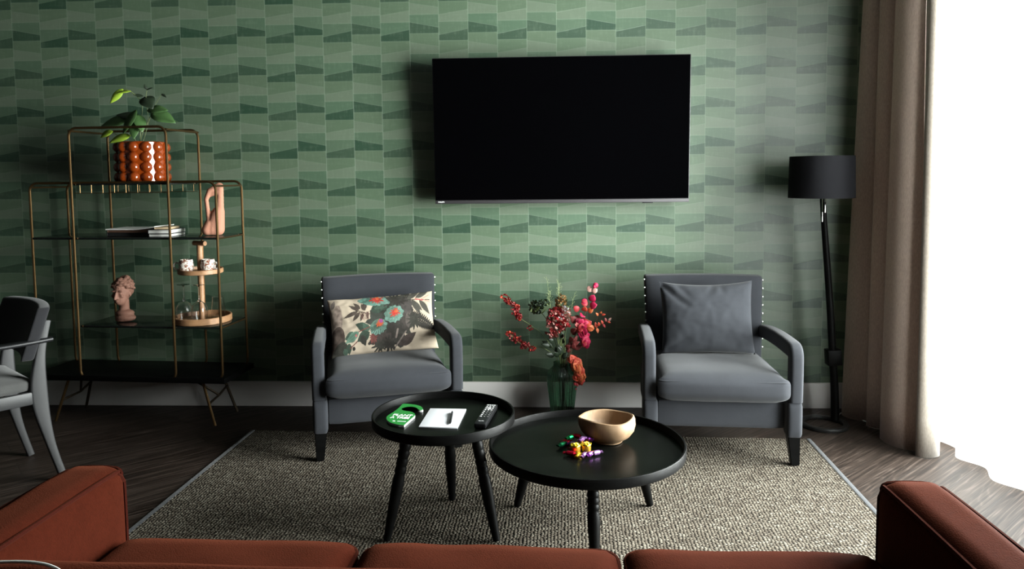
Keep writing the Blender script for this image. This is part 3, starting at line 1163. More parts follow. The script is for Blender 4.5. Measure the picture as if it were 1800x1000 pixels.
t = thing('remote_control', 'black television remote with pale buttons on the small table', 'remote control', (-.2345, -1.535, SF), R(-7))
obj('body', bm_softbox(.023, .118, .0105, .006, (0, 0, .001), 8), M['black_plastic'], t, loc=(0, 0, .0122))
btn = plain('button_print', (.62, .62, .62), .5)
dbt = plain('dark_button', (.10, .10, .10), .5)
nbt = 0
for r_, row in enumerate([(-.013, -.004, .005, .013), (-.012, 0, .012), (-.013, 0, .013), (-.012, 0, .012), (-.013, 0, .013), (-.013, 0, .013), (-.013, 0, .013), (-.013, 0, .013)]):
    for x in row:
        y = .095 - r_ * .0195
        big = r_ in (2,) and x == 0
        b = bm_box(-.0038, .0038, -.0035, .0035, 0, .0016, .0008) if not big else bm_lathe([(0, 0), (.0075, 0), (.0075, .0015), (0, .0018)], 16)
        obj('button', b, btn if (r_ < 4 or x < 0) else dbt, t, loc=(x, y, .0232))
text('brand_lettering', 'PHILIPS', .0062, btn, t, Matrix.Translation((0, -.092, .0241)), .0002)

# ---- on the large table
t = thing('bowl', 'rough pale teak root bowl standing on the large black table', 'bowl', (.232, -1.432, LF))
def wob(p, a):
    k = 1 + .05 * math.cos(2 * a + .4) + .018 * math.sin(5 * a + 1) + .02 * noise.noise(V((p.x * 14, p.y * 14, p.z * 20)))
    lip = math.exp(-((a - PI - .12) / .30) ** 2)
    f = max(0, p.z / .098)
    q = V((p.x * k, p.y * k, p.z))
    q.x -= .016 * lip * f ** 2
    q.z += f ** 3 * (.002 * math.sin(a * 2 + 1.0) + .0018 * math.sin(a * 3 + 2))
    return q
prof = [(0, .0005), (.050, .0005), (.055, .003), (.056, .007), (.062, .012), (.084, .026), (.098, .046), (.103, .068), (.1015, .088), (.0985, .097), (.094, .0995), (.089, .097), (.088, .085), (.086, .065), (.077, .042), (.055, .026), (.025, .020), (0, .019)]
obj('vessel', bm_lathe(prof, 72, fn=wob), M['bowl_out'], t)

# wrapped chocolates
def candy(x, y, z, rz, color, label, roll=0.0, L=.016, rr=.0095, tilt=0.0):
    L *= 1.12
    t = thing('chocolate', label, 'chocolate', (x, y, z), rz, 'wrapped chocolates in front of the bowl')
    t.rotation_euler = (roll, tilt, rz)
    m = M['foil_' + color]
    b = bm_lathe([(0, -L), (rr * .6, -L), (rr * .95, -L * .7), (rr, 0), (rr * .95, L * .7), (rr * .6, L), (0, L)], 10,
                 fn=lambda p, a: p * (1 + .07 * noise.noise(V((a * 2, p.z * 200, x * 99)))))
    obj('sweet', b, m, t, rot=(0, R(90), 0), sharp=20)
    for s in (-1, 1):
        b = bmesh.new()
        n = 12
        c0 = [b.verts.new((s * L * .9, rr * .45 * math.cos(2 * PI * i / n), rr * .45 * math.sin(2 * PI * i / n))) for i in range(n)]
        c1 = [b.verts.new((s * (L + .009 + (.002 if i % 2 else 0)), rr * (1.15 if i % 2 else .8) * math.cos(2 * PI * i / n), rr * (.5 if i % 2 else .35) * math.sin(2 * PI * i / n))) for i in range(n)]
        for i in range(n):
            b.faces.new((c0[i], c0[(i + 1) % n], c1[(i + 1) % n], c1[i]))
        b.faces.new(c0 if s < 0 else c0[::-1])
        obj('twisted_end', b, m, t, sharp=15)
    return t
def gold_cup(x, y, z, label, rx=0.0, m='gold', h=.029):
    t = thing('chocolate', label, 'chocolate', (x, y, z), 0, 'wrapped chocolates in front of the bowl')
    t.rotation_euler = (rx, 0, 0)
    obj('foil_cup', bm_lathe([(0, 0), (.0178, 0), (.0185, .002), (.0190, h * .5), (.0185, h), (0, h + .001)], 28, fn=lambda p, a: V((p.x * (1 + .02 * math.sin(a * 9)), p.y * (1 + .02 * math.sin(a * 9)), p.z))), M['foil_' + m], t, sharp=40)
    obj('foil_top', bm_lathe([(0, h + .006), (.006, h + .008), (.012, h + .003), (.0188, h + .004), (.0205, h), (.0178, h - .002)], 24, fn=lambda p, a: V((p.x * (1 + .09 * math.sin(a * 7)), p.y * (1 + .09 * math.cos(a * 5)), p.z + .0015 * math.sin(a * 6))), caps=False), M['foil_yellow'], t, sharp=25)
    return t
z0 = LF + .0004
gold_cup(.102, -1.560, z0, 'upright gold foil chocolate left of its gold twin, in front of the bowl')
gold_cup(.142, -1.548, z0, 'upright gold foil chocolate right of its gold twin, nearest the bowl')
zc = z0 + .0102
candy(.083, -1.592, zc, R(-20), 'red', 'red foil chocolate lying front left, before the gold ones')
candy(.109, -1.603, zc - .001, R(70), 'yellow', 'yellow foil sweet lying in front of the gold chocolates', L=.010, rr=.0075)
candy(.131, -1.606, zc, R(60), 'lilac', 'lilac foil sweet in the front row before the gold chocolates', L=.012)
candy(.152, -1.597, zc, R(55), 'purple', 'purple foil sweet in the front row, second from the right', L=.012)
candy(.178, -1.583, zc, R(30), 'lilac', 'lilac foil sweet at the far right end of the front row', L=.014)
candy(.053, -1.498, zc, R(50), 'darkgreen', 'dark green foil sweet at the far left of the heap', L=.014)
candy(.069, -1.466, zc, R(35), 'red', 'red foil sweet between the dark green one and the heap', L=.013)
candy(.098, -1.497, zc, R(-15), 'purple', 'purple foil sweet behind the left gold chocolate', L=.013)
candy(.135, -1.500, zc, R(10), 'red', 'red foil sweet underneath the heap beside the bowl', L=.014)
zu = zc + .0205
candy(.088, -1.478, zu, R(35), 'green', 'bright green foil sweet on top at the back left of the heap', L=.013)
candy(.112, -1.478, zu + .004, R(-30), 'red', 'dark red foil sweet on top of the heap beside the green one', L=.014)
candy(.148, -1.497, zu + .002, R(-25), 'purple', 'purple foil sweet on top of the heap nearest the bowl', L=.014)
candy(.128, -1.525, zu + .010, R(60), 'lilac', 'lilac foil sweet lying across the tops of the gold chocolates', L=.012)

# ------------------------------------------------------------------ television
t = thing('wall_mounted_tv', 'large black flat screen television hung on the green wallpaper', 'television', (.0822, -.066, 1.611))
t.rotation_euler = (R(2.6), 0, R(.0))
TW, TH = .7145, .4065
obj('housing', bm_box(-TW, TW, -.05, -.012, -TH, TH, .003), M['tv_frame'], t)
obj('rear_cover', bm_box(-TW * .8, TW * .8, -.012, .016, -TH * .8, TH * .6, .012), M['black_plastic'], t)
obj('screen', bm_box(-TW + .004, TW - .004, -.0515, -.049, -TH + .022, TH - .004), M['screen'], t, smooth=False)
obj('lower_bezel', bm_box(-TW + .001, TW - .001, -.053, -.049, -TH + .001, -TH + .019, .001), M['tv_chin'], t)
text('brand_lettering', 'PHILIPS', .011, plain('silver_print', (.7, .7, .7), .4), t, Matrix.Translation((-TW + .035, -.0532, -TH + .0105)) @ Matrix.Rotation(R(90), 4, 'X'), .0003)
obj('sensor', bm_box(TW - .26, TW - .20, -.0505, -.030, -TH - .004, -TH + .001, .001), M['black_plastic'], t)
obj('wall_bracket', bm_box(-.2, .2, .0, .0635, -.15, .15), M['black_metal'], t, rot=(R(-2.6), 0, 0))

# ------------------------------------------------------------------ floor lamp
t = thing('floor_lamp', 'black floor lamp with drum shade and ring base near the curtain', 'lamp', (1.481, -.31, 0))
def lp(x, y, z):
    return (x - 1.481, y + .31, z)
obj('ring_base', bm_sweep([(.112 * math.cos(a), .112 * math.sin(a), .011) for a in [2 * PI * i / 64 for i in range(64)]], rrect(.030, .020, .004, 2), True, up=(0, 0, 1)), M['black_metal'], t)
pts = [lp(1.562, -.255, .018), lp(1.553, -.262, .20), lp(1.538, -.27, .36), lp(1.520, -.274, .60), lp(1.496, -.278, .86), lp(1.474, -.28, 1.10), lp(1.462, -.28, 1.26), lp(1.458, -.28, 1.34)]
obj('pole', bm_tube(pts, [.023, .021, .0195, .019, .0175, .016, .014, .012], 14, smoothn=6), M['black_wood'], t)
obj('clamp_box', bm_box(-.035, .038, -.032, .032, -.042, .042, .004), M['black_wood'], t, loc=lp(1.540, -.266, .365), rot=(0, R(-4), 0))
cs = lp(1.457, -.28, 0)
hs, r0, r1 = 1.445, .158, .167
b = bm_lathe([(r1, 1.226), (r0 + .004, hs), (r0 + .001, hs), (r1 - .003, 1.226), (r1, 1.226)], 64, center=(cs[0], cs[1], 0), caps=False)
obj('lamp_shade', b, M['lampshade'], t)
b = bmesh.new()
for i in range(3):
    a = 2 * PI * i / 3 + .4
    bm_tube([(cs[0], cs[1], 1.335), (cs[0] + r0 * math.cos(a), cs[1] + r0 * math.sin(a), 1.425)], .0025, 6, bm=b)
obj('shade_spider', b, M['black_metal'], t)
obj('bulb', bm_lathe([(0, 1.30), (.013, 1.305), (.013, 1.335), (.028, 1.365), (.03, 1.39), (.02, 1.412), (0, 1.418)], 20, center=(cs[0], cs[1], 0)), M['white_plastic'], t)
for x, z0_, z1_ in ((1.4545, 1.10, 1.30), (1.4685, 1.148, 1.30)):
    o = obj('pull_chain', bm_tube([lp(x, -.305, z0_), lp(x, -.305, (z0_ + z1_) / 2), lp(x - .001, -.303, z1_)], .0022, 8), M['chrome'], t)
    obj('pull', bm_lathe([(0, -.002), (.0042, 0), (.0042, .05), (.002, .055), (0, .056)], 10, center=lp(x, -.305, z0_)), M['chrome'], o)
cord = [lp(1.575, -.245, .03), lp(1.60, -.20, .006), lp(1.635, -.13, .004), lp(1.665, -.105, .004), lp(1.70, -.18, .004), lp(1.735, -.255, .004), lp(1.80, -.275, .004), lp(1.9, -.25, .004)]
o = obj('power_cord', bm_tube(cord, .003, 8, smoothn=8), M['white_plastic'], t)
o['label'] = 'thin pale cord'

# ------------------------------------------------------------------ sofa
t = thing('sofa', 'rust red boucle sofa with square arms in the foreground', 'sofa', (-.160, -2.405, 0), R(-.9))
B, BP = M['boucle'], M['boucle_pipe']
obj('base', bm_softbox(1.0, .44, .085, .02, n=10), B, t, loc=(0, -.50, .185))
for i, (x0, x1) in enumerate(((-.975, -.328), (-.318, .338), (.348, .975))):
    hw = (x1 - x0) / 2
    cu = obj('seat_cushion', bm_softbox(hw, .37, .077, .045, (.002, .012, .014), 18, .006, i), B, t, loc=((x0 + x1) / 2, -.395, .343))
    b = bmesh.new()
    for z in (.052, -.052):
        bm_tube(box_edge_loop(hw - .004, .371, z, .05, 8), .0055, 6, True, bm=b)
    obj('piping', b, BP, cu)
for s, yo in ((-1, .022), (1, 0)):
    a = obj('armrest', bm_softbox(.083, .46, .262, .052, (.008, .006, .010), 20, .004, s), B, t, loc=(s * 1.062, -.455 + yo, .332), sharp=70)
    b = bmesh.new()
    # welt along the inner and outer top edges and down the front corners
    for e in (-1, 1):
        x = e * .0700
        p = [(x, -.43, .2495), (x, 0, .2535), (x, .385, .2490), (x, .418, .2405), (x, .440, .218), (x, .4475, .16), (x, .4470, -.24)]
        bm_tube(p, .0055, 6, bm=b, smoothn=5)
    bm_tube([(-.068, .4375, .224), (-.052, .445, .2465), (.052, .445, .2465), (.068, .4375, .224)], .0055, 6, bm=b, smoothn=4)
    obj('piping', b, BP, a)
obj("backrest", bm_softbox(1.14, .085, .354, .05, (.0, .006, .006), 20, .003, 5), B, t, loc=(0, -.895, .433))
for x in (-1.02, 1.02):
    for y in (-.06, -.86):
        obj('leg', bm_lathe([(0, 0), (.018, 0), (.025, .10), (0, .10)], 16), M['black_wood'], t, loc=(x, y, RT if y > -.5 else 0.0005))
o = obj('cable', bm_tube([(-1.0, -3.30, .797), (-.88, -3.275, .798), (-.80, -3.262, .799), (-.745, -3.264, .798), (-.70, -3.285, .797), (-.67, -3.32, .796)], .0024, 8, smoothn=8), M['white_plastic'])
tag(o, 'white cable lying over the left end of the sofa back', 'cable')

# ------------------------------------------------------------------ dining chair
D = V((-.62, -.78, 0)).normalized()         # facing
t = thing('dining_chair', 'grey wooden dining chair with arms and dark padded back at the left edge', 'chair', (-2.56, -1.18, 0), math.atan2(D.y, D.x) + PI / 2)
F = M['dining_frame']
# local frame: front is -y
for s in (-1, 1):
    # rear post: back foot kicks out, runs up to carry the back
    p = [(s * .235, .285, .003), (s * .232, .235, .20), (s * .228, .205, .40), (s * .228, .215, .58), (s * .228, .250, .74)]
    pts = catmull(p, 8)
    m = len(pts)
    sc_ = [(1.0, .62 + .75 * math.exp(-((i / (m - 1) - .52) / .22) ** 2)) for i in range(m)]
    obj('leg', bm_sweep(pts, rrect(.028, .050, .008, 3), up=(0, 1, 0), scale=sc_), F, t, sharp=60)
    p = [(s * .235, -.235, .003), (s * .232, -.220, .2), (s * .228, -.205, .40), (s * .228, -.20, .655)]
    pts = catmull(p, 8)
    m = len(pts)
    obj('leg', bm_sweep(pts, rrect(.028, .048, .008, 3), up=(0, 1, 0), scale=[(1.0, .65 + .45 * min(1, i / (m * .6))) for i in range(m)]), F, t, sharp=60)
    p = [(s * .232, .262, .655), (s * .245, .10, .652), (s * .25, -.10, .655), (s * .242, -.24, .66)]
    obj('armrest', bm_sweep(catmull(p, 8), rrect(.050, .020, .008, 3), up=(0, 0, 1)), M['black_plastic'], t, sharp=60)
    obj('seat_rail', bm_box(s * .228 - .012, s * .228 + .012, -.19, .20, .375, .432, .006), F, t)
obj('seat_rail', bm_box(-.22, .22, -.222, -.198, .375, .432, .006), F, t)
obj('seat_rail', bm_box(-.22, .22, .190, .214, .375, .432, .006), F, t)
obj('seat', bm_softbox(.225, .205, .026, .02, (0, 0, .012), 12), M['dining_seat'], t, loc=(0, -.012, .458))
n, mz = 16, 10
b = bmesh.new()
fr, bk = [], []
for j in range(mz + 1):
    v = j / mz
    z = .575 + .225 * v
    y = .205 + .075 * v
    fr.append([b.verts.new((u * .255, y - .028 - .045 * u * u, z + .006 * (1 - u * u))) for u in [-1 + 2 * i / n for i in range(n + 1)]])
    bk.append([b.verts.new((u * .262, y + .022 - .045 * u * u, z + .006 * (1 - u * u))) for u in [-1 + 2 * i / n for i in range(n + 1)]])
for j in range(mz):
    for i in range(n):
        b.faces.new((fr[j][i], fr[j][i + 1], fr[j + 1][i + 1], fr[j + 1][i]))
        b.faces.new((bk[j][i], bk[j + 1][i], bk[j + 1][i + 1], bk[j][i + 1]))
for j in range(mz):
    b.faces.new((fr[j][0], fr[j + 1][0], bk[j + 1][0], bk[j][0]))
    b.faces.new((fr[j][n], bk[j][n], bk[j + 1][n], fr[j + 1][n]))
for i in range(n):
    b.faces.new((fr[0][i], bk[0][i], bk[0][i + 1], fr[0][i + 1]))
    b.faces.new((fr[mz][i], fr[mz][i + 1], bk[mz][i + 1], bk[mz][i]))
bmesh.ops.recalc_face_normals(b, faces=b.faces)
ed = [e for e in b.edges if len(e.link_faces) == 2 and e.calc_face_angle(0) > R(50)]
bmesh.ops.bevel(b, geom=ed, offset=.010, segments=3, affect='EDGES', profile=.5)
obj('backrest', b, M['dining_fabric'], t, sharp=60)

# ------------------------------------------------------------------ shelf unit
SX, SY, SR = -2.29, -.23, R(-4)
SM = Matrix.Translation((SX, SY, 0)) @ Matrix.Rotation(SR, 4, 'Z')
def sw(x, y, z):
    return SM @ V((x, y, z))
def onshelf(wx, ly, z):
    """World point over local depth ly at world x."""
    lx = (wx - SX + math.sin(SR) * ly) / math.cos(SR)
    return sw(lx, ly, z)
t = thing('shelf_unit', 'tall open brass rod shelf unit with dark shelves against the left wall', 'shelf unit', (SX, SY, 0), SR)
ZB, Z1, Z2, Z3, Z4 = .255, .560, 1.046, 1.340, 1.640
def loop(x0, x1, z0, z1, y, r=.045):
    p = []
    for cx, cz, a0 in ((x1 - r, z1 - r, 0), (x0 + r, z1 - r, 90), (x0 + r, z0 + r, 180), (x1 - r, z0 + r, 270)):
        for i in range(7):
            a = R(a0 + 15 * i)
            p.append((cx + r * math.cos(a), y, cz + r * math.sin(a)))
    return p
for y, m in ((-.16, 'brass'), (.16, 'brass')):
    obj('frame_loop', bm_sweep(loop(-.28, .28, ZB + .010, Z4, y), circle(.0068, 10), True, up=(0, 1, 0)), M[m], t)
    obj('frame_loop', bm_sweep(loop(-.54, .54, ZB + .010, Z3 + .004, y + (.0155 if y < 0 else -.0155)), circle(.0068, 10), True, up=(0, 1, 0)), M[m], t)
for x in (-.28, .28):
    obj('cross_rod', bm_tube([(x, -.16, Z4 - .003 - .012), (x, .16, Z4 - .015)], .006, 8), M['brass'], t)
for x in (-.54, .54):
    for z in (Z3 - .02, Z2 - .008, Z1 - .008):
        if x < 0 and z < .7:
            continue
        obj('cross_rod', bm_tube([(x, -.145, z), (x, .145, z)], .005, 8), M['brass'], t)
obj('shelf', bm_box(-.275, .275, -.150, .150, Z3 - .010, Z3, .002), M['smoked'], t)
obj('shelf', bm_box(-.535, .535, -.150, .150, Z2 - .012, Z2, .002), M['smoked'], t)
obj('shelf', bm_box(-.275, .535, -.150, .150, Z1 - .012, Z1, .002), M['smoked'], t)
b = bmesh.new()
for y in (-.152, .152):
    bm_tube([(-.27, y, Z3 - .052), (.27, y, Z3 - .052)], .0018, 6, bm=b)
    for i in range(8):
        x = -.235 + .067 * i + (.012 if y > 0 else 0)
        bm_tube([(x, y, Z3 - .008), (x, y, Z3 - .053)], .0015, 6, bm=b)
obj('gallery_rail', b, M['brass'], t)
obj('base_board', bm_box(-.565, .565, -.175, .170, ZB, ZB + .030, .003), M['black_wood'], t)
for sx in (-1, 1):
    for sy, m in ((-1, 'brass'), (1, 'bronze')):
        obj('leg', bm_tube([(sx * .395, sy * .10, ZB + .004), (sx * .475, sy * .125, .0065)], .0078, 10), M[m], t)
    b = bmesh.new()
    bm_tube([(sx * .33, -.09, ZB + .002), (sx * .425, .02, .135)], .0065, 8, bm=b)
    bm_tube([(sx * .425, .02, .135), (sx * .428, .112, .165)], .0065, 8, bm=b)
    bm_tube([(sx * .425, .02, .135), (sx * .437, -.108, .125)], .0065, 8, bm=b)
    obj('brace', b, M['bronze'], t)

# ---- pot and plant
pc = onshelf(-2.250, -.005, Z3 + .0006)
pot = thing('plant_pot', 'glossy orange pot covered in round bubbles on the top shelf', 'plant pot', pc)
b = bm_lathe([(0, 0), (.118, 0), (.124, .004), (.126, .222), (.122, .226), (.112, .226), (.106, .19), (0, .188)], 48)
for r_ in range(4):
    for k in range(12):
        a = 2 * PI * (k + .25) / 12
        bm_ball(b, (.117 * math.cos(a), .117 * math.sin(a), .0315 + .0550 * r_), .0305, 16)
obj('vessel', b, M['orange_glaze'], pot)
obj('soil', bm_lathe([(0, .192), (.05, .197), (.1045, .191), (.1045, .1885), (0, .1885)], 24), M['soil'], pot)
pl = thing('potted_plant', 'leafy green plant growing out of the bubbled orange pot', 'plant', (pc.x, pc.y, pc.z + .198))
def PW(wx, wz, wy):
    return V((wx - pc.x, wy - pc.y, wz - pc.z - .198))
y0 = pc.y
def pstem(pts, r=.0022, m='stem'):
    obj('stem', bm_tube([V((0, 0, 0)) + V((random.uniform(-.02, .02), random.uniform(-.02, .02), -.004))] + [PW(*p) for p in pts], r, 6, smoothn=5), M[m], pl)
def pleaf(base, tip, W, up, m, curl=.1, fold=.2):
    A, B_ = PW(*base), PW(*tip)
    b = bmesh.new()
    bm_leaf(b, A, B_ - A, up, (B_ - A).length, W, curl, fold, 8)
    o = obj('leaf', b, M[m], pl, sharp=180)
    solid(o, .0006)
pstem([(-2.25, 1.66, y0), (-2.24, 1.78, y0), (-2.29, 1.845, y0 - .02), (-2.335, 1.856, y0 - .03)])
pleaf((-2.325, 1.858, y0 - .03), (-2.385, 1.775, y0 - .05), .045, (.2, -1, .3), 'leaf_lime', -.1)
pleaf((-2.285, 1.846, y0 - .02), (-2.345, 1.835, y0 - .06), .028, (0, -.7, .7), 'leaf_lime')
pstem([(-2.22, 1.68, y0 + .02), (-2.215, 1.80, y0), (-2.20, 1.86, y0 - .01)], .0018)
pleaf((-2.225, 1.815, y0), (-2.155, 1.752, y0 - .05), .085, (.3, -.8, .4), 'leaf_dark', .1)
pleaf((-2.225, 1.815, y0), (-2.275, 1.83, y0 - .02), .02, (0, -.8, .4), 'leaf_dark')
pleaf((-2.205, 1.855, y0 - .01), (-2.215, 1.885, y0 - .01), .018, (.7, -.7, 0), 'leaf_dark')
pleaf((-2.205, 1.85, y0 - .01), (-2.16, 1.865, y0 - .03), .016, (0, -.7, .7), 'leaf_dark')
pleaf((-2.12, 1.83, y0 - .01), (-2.085, 1.81, y0 - .03), .016, (0, -.7, .7), 'leaf_dark')
pstem([(-2.21, 1.66, y0), (-2.17, 1.76, y0), (-2.115, 1.832, y0 - .01)], .0012)
pstem([(-2.23, 1.62, y0 - .02), (-2.18, 1.71, y0 - .02)])
pleaf((-2.18, 1.725, y0 - .02), (-2.025, 1.672, y0 - .06), .085, (.1, -.75, .65), 'leaf', .06)
pleaf((-2.16, 1.705, y0), (-2.07, 1.69, y0 + .09), .06, (0, -.4, .9), 'leaf', .1)
pleaf((-2.265, 1.71, y0 - .02), (-2.245, 1.575, y0 - .085), .070, (.25, -.9, .2), 'leaf', -.05)
pleaf((-2.255, 1.72, y0 - .02), (-2.20, 1.62, y0 - .08), .065, (.6, -.7, .2), 'leaf', .05)
pleaf((-2.255, 1.745, y0 - .03), (-2.285, 1.60, y0 - .11), .062, (-.2, -.9, .3), 'leaf', -.05)
pleaf((-2.20, 1.74, y0 - .02), (-2.075, 1.745, y0 - .05), .06, (0, -.8, .6), 'leaf', .12)
pleaf((-2.25, 1.70, y0 + .01), (-2.38, 1.725, y0 - .02), .055, (0, -.8, .6), 'leaf_dark', .1)
pstem([(-2.29, 1.62, y0 - .02), (-2.32, 1.69, y0 - .02)])
pleaf((-2.30, 1.69, y0 - .02), (-2.475, 1.655, y0 - .05), .10, (-.1, -.7, .7), 'leaf', .12)
pleaf((-2.31, 1.68, y0), (-2.43, 1.70, y0 + .07), .07, (-.1, -.4, .8), 'leaf_dark', .1)
pstem([(-2.33, 1.585, y0 - .05), (-2.37, 1.615, y0 - .06)])
pleaf((-2.375, 1.625, y0 - .06), (-2.435, 1.595, y0 - .09), .05, (-.2, -.8, .5), 'leaf_lime', .15)
pleaf((-2.27, 1.60, y0 - .07), (-2.365, 1.565, y0 - .125), .06, (0, -.75, .6), 'leaf_lime', .1)

# ---- hand sculpture
hp = onshelf(-1.836, -.03, Z2 + .0006)
h = thing('hand_sculpture', 'terracotta clay hand sculpture with raised fingers at the right end of the shelf', 'sculpture', hp, R(12))
b = bmesh.new()
def cap(p, q, r0, r1, n=7):
    for i in range(n + 1):
        s = i / n
        bm_ball(b, V(p).lerp(V(q), s), r0 + (r1 - r0) * s, 12)
cap((.022, 0, .035), (.030, 0, .13), .038, .033)
cap((.0, 0, .035), (.016, 0, .12), .038, .028)
cap((-.030, -.008, .032), (-.018, -.006, .062), .032, .028, 4)
cap((.036, 0, .13), (.044, 0, .272), .024, .018)
cap((.028, .022, .13), (.040, .020, .256), .022, .017)
cap((-.020, -.004, .07), (-.031, -.006, .20), .015, .0130)
cap((-.031, -.006, .20), (-.012, -.004, .247), .0135, .015)
cap((-.012, -.004, .247), (.036, 0, .276), .016, .017)
cap((-.014, 0, .228), (.032, 0, .240), .015, .018)
for v in b.verts:
    v.co.z = max(v.co.z, .001)
remeshed('figure', b, M['terracotta'], h, .0045, 8)

# ---- books
bp = lambda wx, ly, z: onshelf(wx, ly, z)
def book(wx, ly, z, w, d, th, rz, cover, label, group='books on the upper shelf', bendy=False, pages='pages'):
    p = bp(wx, ly, z)
    t = thing('book', label, 'book', p, SR + rz, group)
    ct = min(.0022, th * .25)
    if th > .009:
        b = bm_box(-w / 2, w / 2, -d / 2, d / 2, 0, ct, .0006)
        bm_box(-w / 2, w / 2, -d / 2, d / 2, th - ct, th, .0006, bm=b)
        bm_box(-w / 2, -w / 2 + ct, -d / 2, d / 2, 0, th, .0006, bm=b)
        obj('cover', b, M[cover], t)
        obj('pages', bm_box(-w / 2 + ct, w / 2 - .003, -d / 2 + .003, d / 2 - .003, ct, th - ct), M[pages], t, smooth=False)
    else:
        n = 14
        b = bmesh.new()
        lo, hi = [], []
        for i in range(n + 1):
            u = i / n
            z_ = .014 * max(0, (u - .55) / .45) ** 2 if bendy else 0
            lo.append([b.verts.new((-w / 2 + w * u, s * d / 2, z_)) for s in (-1, 1)])
            hi.append([b.verts.new((-w / 2 + w * u, s * d / 2, z_ + th)) for s in (-1, 1)])
        for i in range(n):
            b.faces.new((lo[i][0], lo[i][1], lo[i + 1][1], lo[i + 1][0]))
            b.faces.new((hi[i][0], hi[i + 1][0], hi[i + 1][1], hi[i][1]))
            b.faces.new((lo[i][0], lo[i + 1][0], hi[i + 1][0], hi[i][0]))
            b.faces.new((lo[i][1], hi[i][1], hi[i + 1][1], lo[i + 1][1]))
        b.faces.new((lo[0][0], hi[0][0], hi[0][1], lo[0][1]))
        b.faces.new((lo[n][0], lo[n][1], hi[n][1], hi[n][0]))
        obj('pages', b, M[pages], t, sharp=30)
    return t
zz = Z2 + .0005
book(-2.300, .02, zz, .27, .19, .020, R(1), 'book_dark', 'dark book at the bottom left under the brown magazine', pages='book_dark')
book(-2.300, .015, zz + .0205, .255, .19, .0145, R(-1), 'book_brown', 'brown book under the thin white magazine on the upper shelf', pages='book_brown')
book(-2.29, .01, zz + .0355, .29, .19, .0060, R(0), 'pages', 'thin white magazine with a lifting edge, topmost of the left stack', bendy=True)
book(-2.098, -.045, zz, .12, .17, .017, R(3), 'book_dark', 'white paged book at the bottom of the right hand stack', pages='pages')
book(-2.100, -.045, zz + .0175, .122, .17, .022, R(1), 'book_dark', 'thick white paged book in the middle of the right hand stack', pages='pages')
book(-2.098, -.045, zz + .040, .085, .13, .012, R(8), 'book_tan', 'small tan book on top of the white paged books', pages='book_tan')

# ---- bust
bp_ = onshelf(-2.392, -.03, Z1 + .0006)
bu = thing('bust', 'reddish brown clay bust of a head with tied up hair on the lower shelf', 'sculpture', bp_, R(-4))
b = bmesh.new()
def el(c, r, sq=(1, 1, 1)):
    bm_ball(b, c, r, 18, sq)
# face looks along -y
el((0, 0, .168), .050, (.86, 1.06, 1.10))
el((0, -.020, .138), .040, (.86, .92, 1.15))
el((0, -.036, .112), .017, (1.1, .8, .8))
for i in range(9):
    s = i / 8
    el((0, .004 + .006 * math.sin(s * 3), .112 - .062 * s), .030 - .003 * math.sin(PI * s), (1, .95, 1))
el((.006, .004, .046), .046, (1.15, .80, .5)); el((.012, .0, .022), .052, (1.12, .72, .45)); el((0, 0, .010), .046, (1, .75, .25))
# nose, brow, lips, cheeks
for i in range(6):
    s = i / 5
    el((0, -.054 - .011 * s, .166 - .030 * s), .0048 + .0032 * s)
el((-.0065, -.058, .137), .0052); el((.0065, -.058, .137), .0052)
for s in (-1, 1):
    el((s * .020, -.047, .174), .010, (1.5, .6, .5))
    el((s * .023, -.042, .148), .013, (1, .8, .9))
    el((s * .019, -.0475, .160), .0062, (1.3, .6, .7))
    el((s * .0435, .004, .152), .010, (.5, .8, 1.4))
el((0, -.053, .1235), .0062, (1.7, .8, .55)); el((0, -.051, .1165), .0066, (1.4, .8, .6))
# hair: rolled waves round the forehead and a knot on top and at the back
rn = random.Random(17)
for ring_z, rad, cnt, rr in ((.188, .050, 19, .0105), (.202, .047, 19, .0115), (.215, .040, 16, .0115), (.227, .030, 12, .0115), (.237, .019, 8, .011)):
    for i in range(cnt):
        a = 2 * PI * i / cnt
        front = math.cos(a)
        if ring_z < .195 and front > .55:
            continue
        el((rad * math.sin(a) + rn.uniform(-.003, .003), .008 - rad * 1.02 * front, ring_z + .005 * math.sin(3 * a + ring_z * 90) + rn.uniform(-.002, .002)), rr, (1.25, .8, .75))
el((0, .010, .205), .044, (1, 1, .7))
el((.004, .026, .236), .024, (1.1, 1, .8)); el((-.010, .018, .240), .012); el((.014, .020, .244), .012)
el((0, .050, .165), .030); el((0, .052, .190), .026)
for v in b.verts:
    v.co.z = max(v.co.z, .0005)
    v.co = v.co * 1.02
remeshed('figure', b, M['bust'], bu, .0028, 3)

# ---- tiered tray
tp = onshelf(-1.940, .008, Z1 + .0006)
tr = thing('tiered_tray', 'two tier round wooden tray stand with a T handle on the lower shelf', 'tray stand', tp)
def tray(r, z, hgt, nm):
    obj(nm, bm_lathe([(0, z), (r - .004, z), (r, z + .003), (r, z + hgt - .003), (r - .003, z + hgt), (r - .009, z + hgt), (r - .010, z + hgt - .003), (r - .011, z + .011), (0, z + .011)], 64), M['oak'], tr)
tray(.157, .0, .036, 'lower_tray')
tray(.120, .272, .026, 'upper_tray')
obj('post', bm_lathe([(0, .010), (.0165, .010), (.0165, .43), (0, .43)], 24), M['oak'], tr)
obj('handle', bm_lathe([(0, -.044), (.012, -.044), (.0135, -.042), (.0135, .042), (.012, .044), (0, .044)], 20), M['oak'], tr, loc=(0, -.002, .440), rot=(R(90), 0, R(68)))
ut, lt = tp.z + .272 + .0118, tp.z + .0115
